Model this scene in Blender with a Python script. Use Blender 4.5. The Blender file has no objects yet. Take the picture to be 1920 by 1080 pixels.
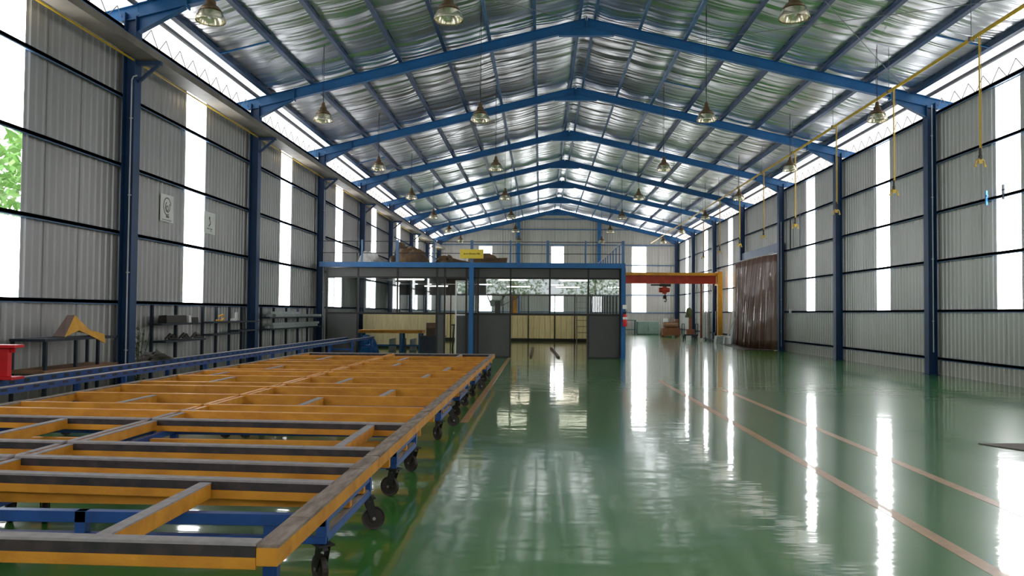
import bpy, bmesh, math, random
from mathutils import Vector, Matrix
random.seed(7)
PI = math.pi
SC = bpy.context.scene
COL = SC.collection

# ------------------------------------------------------------------ camera
YAW, PITCH, ROLL, FPX = 0.0359, 0.0307, 0.0082, 1526.36
cam_data = bpy.data.cameras.new('camera')
cam = bpy.data.objects.new('camera', cam_data); COL.objects.link(cam)
cam_data.sensor_width = 36.0; cam_data.lens = 36.0 * FPX / 1920.0
cam_data.clip_end = 500; cam_data.clip_start = 0.05
_r = Vector((math.cos(YAW), math.sin(YAW), 0))
_f = Vector((-math.sin(YAW) * math.cos(PITCH), math.cos(YAW) * math.cos(PITCH), math.sin(PITCH)))
_u = _r.cross(_f)
_r2 = _r * math.cos(ROLL) + _u * math.sin(ROLL)
_u2 = -_r * math.sin(ROLL) + _u * math.cos(ROLL)
cam.matrix_world = Matrix(((_r2.x, _u2.x, -_f.x, 0), (_r2.y, _u2.y, -_f.y, 0), (_r2.z, _u2.z, -_f.z, 1.55), (0, 0, 0, 1)))
SC.camera = cam

# ------------------------------------------------------------------ sky, exposure
SKY = 5.5
PANEL = 9.0        # daylight glow of the fibreglass strips
world = bpy.data.worlds.new('sky'); SC.world = world; world.use_nodes = True
wn = world.node_tree.nodes; wl = world.node_tree.links; wn.clear()
wo = wn.new('ShaderNodeOutputWorld'); wb = wn.new('ShaderNodeBackground')
wb.inputs[0].default_value = (0.93, 0.97, 1.0, 1); wb.inputs[1].default_value = SKY
wl.new(wb.outputs[0], wo.inputs[0])
SC.view_settings.view_transform = 'Standard'
SC.view_settings.look = 'None'
SC.view_settings.exposure = 0.32
SC.view_settings.gamma = 1.0
SC.view_settings.use_curve_mapping = False
SC.cycles.max_bounces = 10
SC.cycles.diffuse_bounces = 5
SC.cycles.glossy_bounces = 5
SC.cycles.transmission_bounces = 8
SC.cycles.transparent_max_bounces = 16
SC.cycles.use_denoising = True
SC.cycles.sample_clamp_indirect = 8.0

# ------------------------------------------------------------------ materials
def mat(name, col, rough=0.5, metal=0.0, var=0.0, scale=6.0, col2=None, bump=0.0, bscale=30.0, stretch=(1, 1, 1), coat=0.0, spec=0.5, thr=None):
    m = bpy.data.materials.new(name); m.use_nodes = True
    nt = m.node_tree; N = nt.nodes; L = nt.links
    b = N['Principled BSDF']
    b.inputs['Roughness'].default_value = rough; b.inputs['Metallic'].default_value = metal
    b.inputs['Base Color'].default_value = (*col, 1); b.inputs['Coat Weight'].default_value = coat
    b.inputs['Specular IOR Level'].default_value = spec
    tc = N.new('ShaderNodeTexCoord'); mp = N.new('ShaderNodeMapping'); mp.inputs['Scale'].default_value = stretch
    L.new(tc.outputs['Object'], mp.inputs[0])
    if col2 is None: col2 = tuple(c * (1 - var) for c in col)
    no = N.new('ShaderNodeTexNoise'); no.inputs['Scale'].default_value = scale; no.inputs['Detail'].default_value = 6
    L.new(mp.outputs[0], no.inputs['Vector'])
    rp = N.new('ShaderNodeValToRGB'); rp.color_ramp.elements[0].color = (*col, 1); rp.color_ramp.elements[1].color = (*col2, 1)
    a, c = thr or (0.35, 0.7)
    rp.color_ramp.elements[0].position = a; rp.color_ramp.elements[1].position = c
    L.new(no.outputs[0], rp.inputs[0]); L.new(rp.outputs[0], b.inputs['Base Color'])
    if bump:
        n2 = N.new('ShaderNodeTexNoise'); n2.inputs['Scale'].default_value = bscale; n2.inputs['Detail'].default_value = 4
        L.new(mp.outputs[0], n2.inputs['Vector'])
        bp = N.new('ShaderNodeBump'); bp.inputs['Strength'].default_value = bump; bp.inputs['Distance'].default_value = 0.02
        L.new(n2.outputs[0], bp.inputs['Height']); L.new(bp.outputs[0], b.inputs['Normal'])
    return m

M = {}
M['blue'] = mat('blue_steel_paint', (0.010, 0.125, 0.34), 0.42, 0, 0.25, 2.0)
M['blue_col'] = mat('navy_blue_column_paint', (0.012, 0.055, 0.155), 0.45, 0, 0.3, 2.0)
M['blue_dark'] = mat('dark_blue_steel_paint', (0.018, 0.055, 0.14), 0.5, 0, 0.3, 2.0)
M['girt'] = mat('girt_blue_paint', (0.08, 0.17, 0.32), 0.45, 0, 0.3, 2.0)
M['blue_table'] = mat('trolley_blue_paint', (0.012, 0.075, 0.30), 0.45, 0, 0.35, 5.0)
M['yellow'] = mat('worn_orange_yellow_paint', (0.72, 0.30, 0.022), 0.55, 0, 0, 7.0, (0.52, 0.19, 0.012), 0.15, 40, (0.6, 1, 1))
M['plank'] = mat('worn_plank_grey_brown', (0.34, 0.26, 0.21), 0.7, 0, 0, 16.0, (0.13, 0.085, 0.06), 0.4, 60, (1, .25, 1))
M['felt'] = mat('grey_felt', (0.36, 0.32, 0.32), 0.85, 0, 0.25, 14.0)
M['rubber'] = mat('black_rubber_strip', (0.018, 0.015, 0.018), 0.6, 0, 0.5, 9.0, (0.06, 0.04, 0.04))
M['caster'] = mat('caster_black', (0.02, 0.018, 0.016), 0.5, 0.2, 0.4, 30.0)
M['wheel'] = mat('wheel_dark_brown', (0.03, 0.018, 0.012), 0.6, 0, 0.4, 30.0)
M['hub'] = mat('wheel_hub_steel', (0.35, 0.32, 0.3), 0.4, 0.8, 0.3, 30.0)
M['pipe'] = mat('light_grey_conduit', (0.5, 0.52, 0.55), 0.5, 0, 0.1, 5.0)
M['ypipe'] = mat('mustard_yellow_pipe', (0.62, 0.40, 0.03), 0.45, 0, 0.2, 5.0)
M['shade'] = mat('spun_aluminium_shade', (0.80, 0.74, 0.56), 0.22, 0.9, 0.1, 20.0)
M['shade_cap'] = mat('brown_painted_cap', (0.16, 0.10, 0.05), 0.45, 0.3, 0.3, 20.0)
M['cord'] = mat('black_cord', (0.02, 0.02, 0.025), 0.6)
M['bulb'] = mat('frosted_bulb_glass', (0.85, 0.85, 0.8), 0.2)
M['panel_dark'] = mat('charcoal_laminate', (0.065, 0.065, 0.062), 0.45, 0, 0.12, 3.0)
M['mullion'] = mat('black_aluminium', (0.018, 0.016, 0.016), 0.4, 0.3)
M['mezz'] = mat('mezzanine_deck_dark_steel', (0.05, 0.04, 0.035), 0.6, 0, 0.3, 2.0)
M['white'] = mat('white_painted_frame', (0.7, 0.7, 0.68), 0.45, 0, 0.1, 4.0)
M['cream'] = mat('cream_board', (0.92, 0.83, 0.56), 0.6, 0, 0, 3.0, (0.62, 0.50, 0.30), stretch=(5, 1, .6))
M['brown'] = mat('dark_brown', (0.10, 0.05, 0.025), 0.6, 0, 0.4, 8.0)
M['wood'] = mat('brown_wood_board', (0.30, 0.15, 0.08), 0.65, 0, 0.4, 8.0, stretch=(1, .3, 1))
M['tarp'] = mat('brown_tarpaulin', (0.17, 0.095, 0.035), 0.65, 0, 0, 3.0, (0.07, 0.045, 0.03), 0.5, 9)
M['tarp_white'] = mat('white_tarpaulin', (0.88, 0.85, 0.83), 0.6, 0, 0.25, 4.0, bump=0.4, bscale=9)
M['sign'] = mat('yellow_sign_board', (0.82, 0.60, 0.05), 0.5, 0, 0.1, 4.0)
M['sign_ink'] = mat('dark_sign_ink', (0.16, 0.11, 0.01), 0.6)
M['red'] = mat('bright_red_paint', (0.72, 0.012, 0.02), 0.4, 0, 0.15, 6.0)
M['crane_red'] = mat('orange_red_crane_paint', (0.68, 0.055, 0.012), 0.45, 0, 0.3, 3.0)
M['crane_yellow'] = mat('crane_yellow_paint', (0.95, 0.42, 0.02), 0.45, 0, 0.2, 3.0)
M['crane_brown'] = mat('red_brown_primer', (0.22, 0.07, 0.02), 0.55, 0, 0.3, 5.0)
M['paper'] = mat('white_paper', (0.85, 0.85, 0.82), 0.8, 0, 0.1, 5.0)
M['ink'] = mat('grey_print_ink', (0.16, 0.14, 0.13), 0.8)
M['sheet'] = mat('orange_yellow_sheet', (0.85, 0.42, 0.05), 0.5, 0, 0.2, 4.0)
M['sheet_back'] = mat('dark_brown_sheet', (0.06, 0.03, 0.02), 0.6, 0, 0.3, 4.0)
M['dark_steel'] = mat('dark_blue_black_steel', (0.02, 0.03, 0.045), 0.5, 0.2, 0.3, 5.0)
M['junk'] = mat('dark_offcuts', (0.05, 0.04, 0.03), 0.6, 0, 0.5, 12.0)
M['profile'] = mat('grey_green_profiles', (0.42, 0.47, 0.45), 0.4, 0.2, 0.3, 6.0)
M['teal'] = mat('faded_teal_paint', (0.09, 0.17, 0.19), 0.5, 0, 0.2, 4.0)
M['cabinet_green'] = mat('grey_green_cabinet', (0.21, 0.29, 0.26), 0.5, 0, 0.15, 4.0)
M['line'] = mat('faded_orange_floor_paint', (0.50, 0.27, 0.10), 0.35, 0, 0, 9.0, (0.40, 0.22, 0.09), coat=0.3)
M['mat_grey'] = mat('grey_brown_board', (0.13, 0.105, 0.09), 0.7, 0, 0.15, 5.0)
M['gutter'] = mat('weathered_brown_beam', (0.24, 0.21, 0.17), 0.6, 0, 0.45, 1.3)
M['wire'] = mat('thin_grey_rod', (0.16, 0.16, 0.17), 0.5, 0.3)
M['plant'] = mat('dry_green_plant', (0.10, 0.12, 0.04), 0.7, 0, 0.4, 20.0)
M['leaf'] = mat('bright_green_leaf', (0.22, 0.42, 0.10), 0.6, 0, 0.4, 3.0)
M['bark'] = mat('bark', (0.12, 0.08, 0.05), 0.8, 0, 0.3, 9.0)
def add_translucency(m, col, f):
    nt = m.node_tree; N = nt.nodes; L = nt.links; o = N['Material Output']; b = N['Principled BSDF']
    t = N.new('ShaderNodeBsdfTranslucent'); t.inputs[0].default_value = (*col, 1); mx = N.new('ShaderNodeMixShader'); mx.inputs[0].default_value = f
    L.new(b.outputs[0], mx.inputs[1]); L.new(t.outputs[0], mx.inputs[2]); L.new(mx.outputs[0], o.inputs[0])
add_translucency(M['cream'], (1.0, .92, .66), .45)
M['cyl'] = mat('pale_grey_cylinder', (0.55, 0.56, 0.54), 0.4, 0, 0.15, 5.0)
M['blue_bag'] = mat('blue_plastic', (0.02, 0.16, 0.5), 0.4, 0, 0.3, 6.0)
M['blue_clip'] = mat('bright_blue_plastic', (0.05, 0.3, 0.7), 0.4)
M['ground'] = mat('outside_concrete', (0.42, 0.42, 0.38), 0.8, 0, 0.2, 0.5)

# ribbed sheet metal
def sheet_material(name, col, col2, dirt):
    m = mat(name, col, 0.38, 0.25, 0, 0.9, col2, stretch=(1, 1, .25))
    nt = m.node_tree; N = nt.nodes; L = nt.links; b = N['Principled BSDF']
    g = N.new('ShaderNodeNewGeometry'); sp = N.new('ShaderNodeSeparateXYZ'); L.new(g.outputs['Position'], sp.inputs[0])
    mr = N.new('ShaderNodeMapRange'); mr.inputs['From Min'].default_value = 0; mr.inputs['From Max'].default_value = 1.5
    mr.inputs['To Min'].default_value = 0.75; mr.inputs['To Max'].default_value = 0.0; L.new(sp.outputs['Z'], mr.inputs['Value'])
    no = N.new('ShaderNodeTexNoise'); no.inputs['Scale'].default_value = 2.6; no.inputs['Detail'].default_value = 8
    L.new(g.outputs['Position'], no.inputs['Vector'])
    mu = N.new('ShaderNodeMath'); mu.operation = 'MULTIPLY'; L.new(mr.outputs[0], mu.inputs[0]); L.new(no.outputs[0], mu.inputs[1])
    mx = N.new('ShaderNodeMix'); mx.data_type = 'RGBA'; mx.inputs['B'].default_value = (*dirt, 1)
    old = b.inputs['Base Color'].links[0].from_socket
    L.new(old, mx.inputs['A']); L.new(mu.outputs[0], mx.inputs['Factor']); L.new(mx.outputs['Result'], b.inputs['Base Color'])
    return m
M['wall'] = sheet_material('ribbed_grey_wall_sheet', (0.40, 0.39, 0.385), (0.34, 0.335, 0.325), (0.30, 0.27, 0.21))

M['wall_lit'] = sheet_material('ribbed_lit_wall_sheet', (0.55, 0.55, 0.53), (0.48, 0.48, 0.455), (0.40, 0.36, 0.28))  # grey wall sheet made paler: the right wall's brighter light put into its colour
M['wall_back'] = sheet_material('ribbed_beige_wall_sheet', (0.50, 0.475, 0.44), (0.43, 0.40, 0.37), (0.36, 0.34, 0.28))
# green epoxy floor
def floor_material():
    m = bpy.data.materials.new('green_epoxy_floor'); m.use_nodes = True
    nt = m.node_tree; N = nt.nodes; L = nt.links; b = N['Principled BSDF']
    g = N.new('ShaderNodeNewGeometry')
    n1 = N.new('ShaderNodeTexNoise'); n1.inputs['Scale'].default_value = 0.35; n1.inputs['Detail'].default_value = 6; L.new(g.outputs['Position'], n1.inputs['Vector'])
    r1 = N.new('ShaderNodeValToRGB'); e = r1.color_ramp.elements
    e[0].position = 0.3; e[0].color = (0.028, 0.170, 0.014, 1); e[1].position = 0.72; e[1].color = (0.070, 0.235, 0.048, 1)
    L.new(n1.outputs[0], r1.inputs[0])
    n2 = N.new('ShaderNodeTexNoise'); n2.inputs['Scale'].default_value = 5.0; n2.inputs['Detail'].default_value = 9; L.new(g.outputs['Position'], n2.inputs['Vector'])
    r2 = N.new('ShaderNodeValToRGB'); r2.color_ramp.elements[0].position = 0.70; r2.color_ramp.elements[1].position = 0.78
    r2.color_ramp.elements[0].color = (0, 0, 0, 1); r2.color_ramp.elements[1].color = (0.7, 0.7, 0.7, 1); L.new(n2.outputs[0], r2.inputs[0])
    mx = N.new('ShaderNodeMix'); mx.data_type = 'RGBA'; L.new(r2.outputs[0], mx.inputs['Factor']); L.new(r1.outputs[0], mx.inputs['A']); mx.inputs['B'].default_value = (0.03, 0.06, 0.03, 1)
    L.new(mx.outputs['Result'], b.inputs['Base Color'])
    n3 = N.new('ShaderNodeTexNoise'); n3.inputs['Scale'].default_value = 0.8; n3.inputs['Detail'].default_value = 5; L.new(g.outputs['Position'], n3.inputs['Vector'])
    mr = N.new('ShaderNodeMapRange'); mr.inputs['To Min'].default_value = 0.02; mr.inputs['To Max'].default_value = 0.11; L.new(n3.outputs[0], mr.inputs['Value'])
    L.new(mr.outputs[0], b.inputs['Coat Roughness'])
    b.inputs['Roughness'].default_value = 0.3; b.inputs['Specular IOR Level'].default_value = 0.25; b.inputs['Coat Weight'].default_value = 0.85; b.inputs['Coat IOR'].default_value = 1.5
    b.inputs['IOR'].default_value = 1.45
    mp = N.new('ShaderNodeMapping'); mp.inputs['Scale'].default_value = (0.7, 1.8, 1); L.new(g.outputs['Position'], mp.inputs[0])
    n4 = N.new('ShaderNodeTexNoise'); n4.inputs['Scale'].default_value = 1.7; n4.inputs['Detail'].default_value = 3; L.new(mp.outputs[0], n4.inputs['Vector'])
    bp = N.new('ShaderNodeBump'); bp.inputs['Strength'].default_value = 0.30; bp.inputs['Distance'].default_value = 0.012
    L.new(n4.outputs[0], bp.inputs['Height']); L.new(bp.outputs[0], b.inputs['Normal']); L.new(bp.outputs[0], b.inputs['Coat Normal'])
    return m
M['floor'] = floor_material()

# crinkled foil insulation under the roof
def foil_material():
    m = bpy.data.materials.new('crinkled_foil_insulation'); m.use_nodes = True
    nt = m.node_tree; N = nt.nodes; L = nt.links; b = N['Principled BSDF']
    b.inputs['Metallic'].default_value = 1.0; b.inputs['Base Color'].default_value = (0.88, 0.88, 0.90, 1); b.inputs['Roughness'].default_value = 0.34
    g = N.new('ShaderNodeNewGeometry')
    mp = N.new('ShaderNodeMapping'); mp.inputs['Scale'].default_value = (0.16, 2.3, 0.16); L.new(g.outputs['Position'], mp.inputs[0])
    n = N.new('ShaderNodeTexNoise'); n.inputs['Scale'].default_value = 1.0; n.inputs['Detail'].default_value = 3; n.inputs['Roughness'].default_value = 0.42
    n.inputs['Distortion'].default_value = 0.6
    L.new(mp.outputs[0], n.inputs['Vector'])
    bp = N.new('ShaderNodeBump'); bp.inputs['Strength'].default_value = 1.0; bp.inputs['Distance'].default_value = 0.22
    L.new(n.outputs[0], bp.inputs['Height']); L.new(bp.outputs[0], b.inputs['Normal'])
    return m
M['foil'] = foil_material()

def panel_material(name, strength, col=(0.97, 0.985, 1.0)):
    m = bpy.data.materials.new(name); m.use_nodes = True
    nt = m.node_tree; N = nt.nodes; L = nt.links; N.clear()
    o = N.new('ShaderNodeOutputMaterial'); e = N.new('ShaderNodeEmission')
    e.inputs[0].default_value = (*col, 1); e.inputs[1].default_value = strength
    L.new(e.outputs[0], o.inputs[0]); return m
M['daylight'] = panel_material('daylit_fibreglass_strip', PANEL)
M['tube'] = panel_material('added_fluorescent_tube', 20.0, (1.0, .92, .72))  # glow of the added office lamps

def translucent_material(name, col, mixf=0.25):
    m = bpy.data.materials.new(name); m.use_nodes = True
    nt = m.node_tree; N = nt.nodes; L = nt.links; N.clear()
    o = N.new('ShaderNodeOutputMaterial'); t = N.new('ShaderNodeBsdfTranslucent'); d = N.new('ShaderNodeBsdfDiffuse'); mx = N.new('ShaderNodeMixShader')
    no = N.new('ShaderNodeTexNoise'); no.inputs['Scale'].default_value = 1.5; no.inputs['Detail'].default_value = 6
    rp = N.new('ShaderNodeValToRGB'); rp.color_ramp.elements[0].position = .35; rp.color_ramp.elements[1].position = .75
    rp.color_ramp.elements[0].color = (*col, 1); rp.color_ramp.elements[1].color = (col[0] * .6, col[1] * .52, col[2] * .46, 1)
    L.new(no.outputs[0], rp.inputs[0]); L.new(rp.outputs[0], t.inputs[0]); L.new(rp.outputs[0], d.inputs[0])
    mx.inputs[0].default_value = mixf
    L.new(t.outputs[0], mx.inputs[1]); L.new(d.outputs[0], mx.inputs[2]); L.new(mx.outputs[0], o.inputs[0]); return m
M['skylight'] = translucent_material('translucent_roof_sheet', (0.36, 0.34, 0.33))

def glass_material(name, tint, refl=1.0):
    m = bpy.data.materials.new(name); m.use_nodes = True
    nt = m.node_tree; N = nt.nodes; L = nt.links; N.clear()
    o = N.new('ShaderNodeOutputMaterial'); t = N.new('ShaderNodeBsdfTransparent'); g = N.new('ShaderNodeBsdfGlossy'); mx = N.new('ShaderNodeMixShader')
    f = N.new('ShaderNodeLayerWeight'); f.inputs[0].default_value = .5
    pw = N.new('ShaderNodeMath'); pw.operation = 'POWER'; pw.inputs[1].default_value = 5.0; L.new(f.outputs['Facing'], pw.inputs[0])
    mu = N.new('ShaderNodeMath'); mu.operation = 'MULTIPLY_ADD'; mu.inputs[1].default_value = .6; mu.inputs[2].default_value = .045 * refl; L.new(pw.outputs[0], mu.inputs[0])
    t.inputs[0].default_value = (*tint, 1); g.inputs['Roughness'].default_value = 0.02
    L.new(mu.outputs[0], mx.inputs[0]); L.new(t.outputs[0], mx.inputs[1]); L.new(g.outputs[0], mx.inputs[2]); L.new(mx.outputs[0], o.inputs[0])
    return m
M['glass'] = glass_material('clear_window_glass', (0.86, 0.9, 0.9), 1.5)
M['clear_strip'] = glass_material('clear_plastic_strip', (0.92, 0.95, 0.92), 1.0)

def curtain_material():
    m = mat('brown_vinyl_curtain', (0.27, 0.14, 0.09), 0.3, 0, 0, 2.0, (0.16, 0.075, 0.045), stretch=(1, 1, .15))
    m.node_tree.nodes['Principled BSDF'].inputs['Coat Weight'].default_value = 0.6
    return m
M['curtain'] = curtain_material()

# ------------------------------------------------------------------ mesh builder
class MB:
    def __init__(s): s.v = []; s.f = []; s.mi = []
    def box(s, x0, x1, y0, y1, z0, z1, mi=0):
        n = len(s.v)
        s.v += [(x, y, z) for z in (z0, z1) for y in (y0, y1) for x in (x0, x1)]
        for q in ((0, 2, 3, 1), (4, 5, 7, 6), (0, 1, 5, 4), (2, 6, 7, 3), (0, 4, 6, 2), (1, 3, 7, 5)):
            s.f.append(tuple(n + i for i in q)); s.mi.append(mi)
        return s
    def quad(s, a, b, c, d, mi=0):
        n = len(s.v); s.v += [a, b, c, d]; s.f.append((n, n + 1, n + 2, n + 3)); s.mi.append(mi); return s
    def prism(s, pts, axis, a, b, mi=0):
        """extrude a closed polygon (2d) along axis from a to b"""
        n = len(s.v); k = len(pts)
        def P(p, t):
            return {'x': (t, p[0], p[1]), 'y': (p[0], t, p[1]), 'z': (p[0], p[1], t)}[axis]
        s.v += [P(p, a) for p in pts] + [P(p, b) for p in pts]
        for i in range(k):
            j = (i + 1) % k; s.f.append((n + i, n + j, n + k + j, n + k + i)); s.mi.append(mi)
        s.f.append(tuple(n + i for i in range(k - 1, -1, -1))); s.mi.append(mi)
        s.f.append(tuple(n + k + i for i in range(k))); s.mi.append(mi)
        return s
    def bar(s, p, q, w, h, mi=0, up=(0, 0, 1)):
        p = Vector(p); q = Vector(q); d = (q - p).normalized(); up = Vector(up)
        if abs(d.dot(up)) > .98: up = Vector((0, 1, 0))
        sx = d.cross(up).normalized() * w / 2; sz = sx.cross(d).normalized() * h / 2
        n = len(s.v)
        for c in (p, q):
            s.v += [tuple(c + sx * i + sz * j) for i, j in ((-1, -1), (1, -1), (1, 1), (-1, 1))]
        for i in range(4):
            j = (i + 1) % 4; s.f.append((n + i, n + j, n + 4 + j, n + 4 + i)); s.mi.append(mi)
        s.f.append((n + 3, n + 2, n + 1, n)); s.mi.append(mi); s.f.append((n + 4, n + 5, n + 6, n + 7)); s.mi.append(mi)
        return s
    def tube(s, pts, r, seg=8, mi=0, cap=True):
        pts = [Vector(p) for p in pts]; n0 = len(s.v); prev = None
        for i, p in enumerate(pts):
            d = (pts[min(i + 1, len(pts) - 1)] - pts[max(i - 1, 0)]).normalized()
            a = Vector((0, 0, 1)) if abs(d.z) < .9 else Vector((1, 0, 0))
            if prev is not None: a = prev
            x = (a - d * a.dot(d)).normalized(); y = d.cross(x); prev = x
            rr = r[i] if isinstance(r, (list, tuple)) else r
            for k in range(seg):
                t = 2 * PI * k / seg; s.v.append(tuple(p + x * math.cos(t) * rr + y * math.sin(t) * rr))
        for i in range(len(pts) - 1):
            for k in range(seg):
                a = n0 + i * seg + k; b = n0 + i * seg + (k + 1) % seg
                s.f.append((a, b, b + seg, a + seg)); s.mi.append(mi)
        if cap:
            s.f.append(tuple(n0 + k for k in range(seg - 1, -1, -1))); s.mi.append(mi)
            e = n0 + (len(pts) - 1) * seg; s.f.append(tuple(e + k for k in range(seg))); s.mi.append(mi)
        return s
    def lathe(s, prof, c=(0, 0, 0), seg=24, mi=0, axis='z'):
        n0 = len(s.v)
        for r, h in prof:
            for k in range(seg):
                t = 2 * PI * k / seg; a, b = r * math.cos(t), r * math.sin(t)
                v = {'z': (a, b, h), 'x': (h, a, b), 'y': (a, h, b)}[axis]
                s.v.append((v[0] + c[0], v[1] + c[1], v[2] + c[2]))
        for i in range(len(prof) - 1):
            for k in range(seg):
                a = n0 + i * seg + k; b = n0 + i * seg + (k + 1) % seg
                s.f.append((a, b, b + seg, a + seg)); s.mi.append(mi)
        return s
    def blob(s, c, rx, ry, rz, seed=0, rough=.18, nu=20, nv=10, flat=True, mi=0):
        rnd = random.Random(seed); ph = [(rnd.uniform(1, 5), rnd.uniform(1, 5), rnd.uniform(0, 6), rnd.uniform(0, 6)) for _ in range(5)]
        n0 = len(s.v)
        for j in range(nv + 1):
            th = PI / 2 * j / nv if flat else PI * j / nv
            for i in range(nu):
                p = 2 * PI * i / nu
                w = 1 + rough * sum(math.sin(a * p + e) * math.sin(b * th + g) for a, b, e, g in [(round(q[0]), q[1], q[2], q[3]) for q in ph]) / 2
                s.v.append((c[0] + rx * math.sin(th) * math.cos(p) * w, c[1] + ry * math.sin(th) * math.sin(p) * w, c[2] + rz * math.cos(th) * w))
        for j in range(nv):
            for i in range(nu):
                a = n0 + j * nu + i; b = n0 + j * nu + (i + 1) % nu
                s.f.append((a, a + nu, b + nu, b)); s.mi.append(mi)
        return s
    def build(s, name, m, parent=None, bevel=0, smooth=False, origin=None):
        me = bpy.data.meshes.new(name)
        o3 = origin or (0, 0, 0)
        me.from_pydata([(a - o3[0], b - o3[1], c - o3[2]) for a, b, c in s.v], [], s.f)
        for x in (m if isinstance(m, (list, tuple)) else [m]): me.materials.append(x)
        me.polygons.foreach_set('material_index', s.mi)
        bm = bmesh.new(); bm.from_mesh(me); bmesh.ops.recalc_face_normals(bm, faces=bm.faces); bm.to_mesh(me); bm.free()
        if smooth: me.polygons.foreach_set('use_smooth', [True] * len(me.polygons))
        me.update()
        o = bpy.data.objects.new(name, me); COL.objects.link(o); o.parent = parent; o.location = o3
        if bevel:
            b = o.modifiers.new('bevel', 'BEVEL'); b.width = bevel; b.segments = 1; b.limit_method = 'ANGLE'; b.angle_limit = 0.9
        return o

def tag(o, label, cat, group=None, kind=None):
    if label: o['label'] = label
    if cat: o['category'] = cat
    if group: o['group'] = group
    if kind: o['kind'] = kind
    return o
def thing(name, label, cat, loc=(0, 0, 0), rz=0, group=None):
    o = bpy.data.objects.new(name, None); COL.objects.link(o); o.empty_display_size = .1
    o.location = loc; o.rotation_euler = (0, 0, rz); return tag(o, label, cat, group)
def struct(o, label=None):
    o['kind'] = 'structure'
    if label: o['label'] = label
    return o
def dup(root, loc, rz=None, label=None, group=None):
    r = root.copy(); COL.objects.link(r); r.location = loc
    if rz is not None: r.rotation_euler = (0, 0, rz)
    if label: r['label'] = label
    if group: r['group'] = group
    for ch in list(root.children):
        c = ch.copy(); COL.objects.link(c); c.parent = r
        for g in list(ch.children):
            d = g.copy(); COL.objects.link(d); d.parent = c
    return r
ORD = ['first', 'second', 'third', 'fourth', 'fifth', 'sixth', 'seventh', 'eighth', 'ninth', 'tenth']

# ------------------------------------------------------------------ key dimensions
BAY = 6.8145
def FY(n): return 22.149 + (n - 1) * BAY          # frame plane n (n=7 is the back wall)
XL, XR, XA = -7.82, 10.30, 1.19                    # inner column faces, ridge
HE, HR = 7.33, 9.50                                # rafter axis at column / at ridge
SL = (HR - HE) / (XA - XL)
SR = (HR - HE) / (XR - XA)
def raf(x): return HR - SL * (XA - x) if x < XA else HR - SR * (x - XA)
WL, WR = -8.16, 10.64                              # wall sheet planes
YB, YF = FY(7) + .12, FY(-3)                       # back wall, front wall (behind the camera)
WT = 7.02                                          # top of side wall sheet
PUR = 1.225

# ================================================================== STRUCTURE
# floor
mb = MB(); mb.box(WL - .3, WR + .3, YF, YB + .2, -.2, 0); struct(mb.build('floor', M['floor']), 'glossy green epoxy workshop floor')
mb = MB(); mb.quad((-120, -120, -.22), (120, -120, -.22), (120, 160, -.22), (-120, 160, -.22)); struct(mb.build('trim_9', M['ground']), 'ground outside the hall')

# ribbed sheets: trapezoid ribs every 0.2 m running vertically
def ribs_along(a, b, pitch=.2):
    """list of (t, depth) points for a ribbed profile from a to b"""
    pts = []; k = math.floor(a / pitch)
    while k * pitch < b:
        t0 = k * pitch
        seam = ((k % 5) == 0)
        for dt, d in (((0, 0), (.012, -.03), (.030, -.03), (.042, 0), (.11, 0), (.135, .022), (.165, .022), (.19, 0)) if seam else ((0, 0), (.11, 0), (.135, .022), (.165, .022), (.19, 0))):
            t = t0 + dt
            if a <= t <= b: pts.append((t, d))
        k += 1
    if not pts or pts[0][0] > a: pts.insert(0, (a, 0))
    if pts[-1][0] < b: pts.append((b, 0))
    return pts
def side_sheet(mb, x, sgn, y0, y1, z0, z1):
    pts = ribs_along(y0, y1)
    for (ya, da), (yb, db) in zip(pts, pts[1:]):
        if yb - ya < 1e-6: continue
        mb.quad((x + sgn * da, ya, z0), (x + sgn * db, yb, z0), (x + sgn * db, yb, z1), (x + sgn * da, ya, z1))
def wall_with_holes(mb, put, a0, a1, holes, zt):
    """put(a,b,z0,z1) lays a sheet; holes = (a,b,z0,z1) sorted"""
    cur = a0
    for (a, b, z0, z1) in holes:
        put(cur, a, 0, zt)
        if z0 > 0: put(a, b, 0, z0)
        if z1 < zt: put(a, b, z1, zt)
        cur = b
    put(cur, a1, 0, zt)
SZ0, SZ1 = 1.73, 6.93
left_holes = []; right_holes = []
for n in range(-3, 7):
    mid = (FY(n) + FY(n + 1)) / 2 + .08
    if n == -1: left_holes.append((11.36, 12.42, SZ0, SZ1))
    else: left_holes.append((mid - .55, mid + .5, SZ0, SZ1))
    if n == 3: right_holes.append((FY(3) + .9, FY(4) - .6, .35, 4.2))
    else: right_holes.append((mid - .45, mid + .55, SZ0, SZ1))
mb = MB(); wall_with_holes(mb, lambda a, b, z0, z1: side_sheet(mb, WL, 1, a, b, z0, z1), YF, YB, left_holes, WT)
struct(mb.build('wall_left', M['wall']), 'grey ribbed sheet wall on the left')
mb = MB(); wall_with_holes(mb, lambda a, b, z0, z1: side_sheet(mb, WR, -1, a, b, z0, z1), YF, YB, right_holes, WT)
struct(mb.build('wall_right', M['wall_lit']), 'grey ribbed sheet wall on the right')

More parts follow.
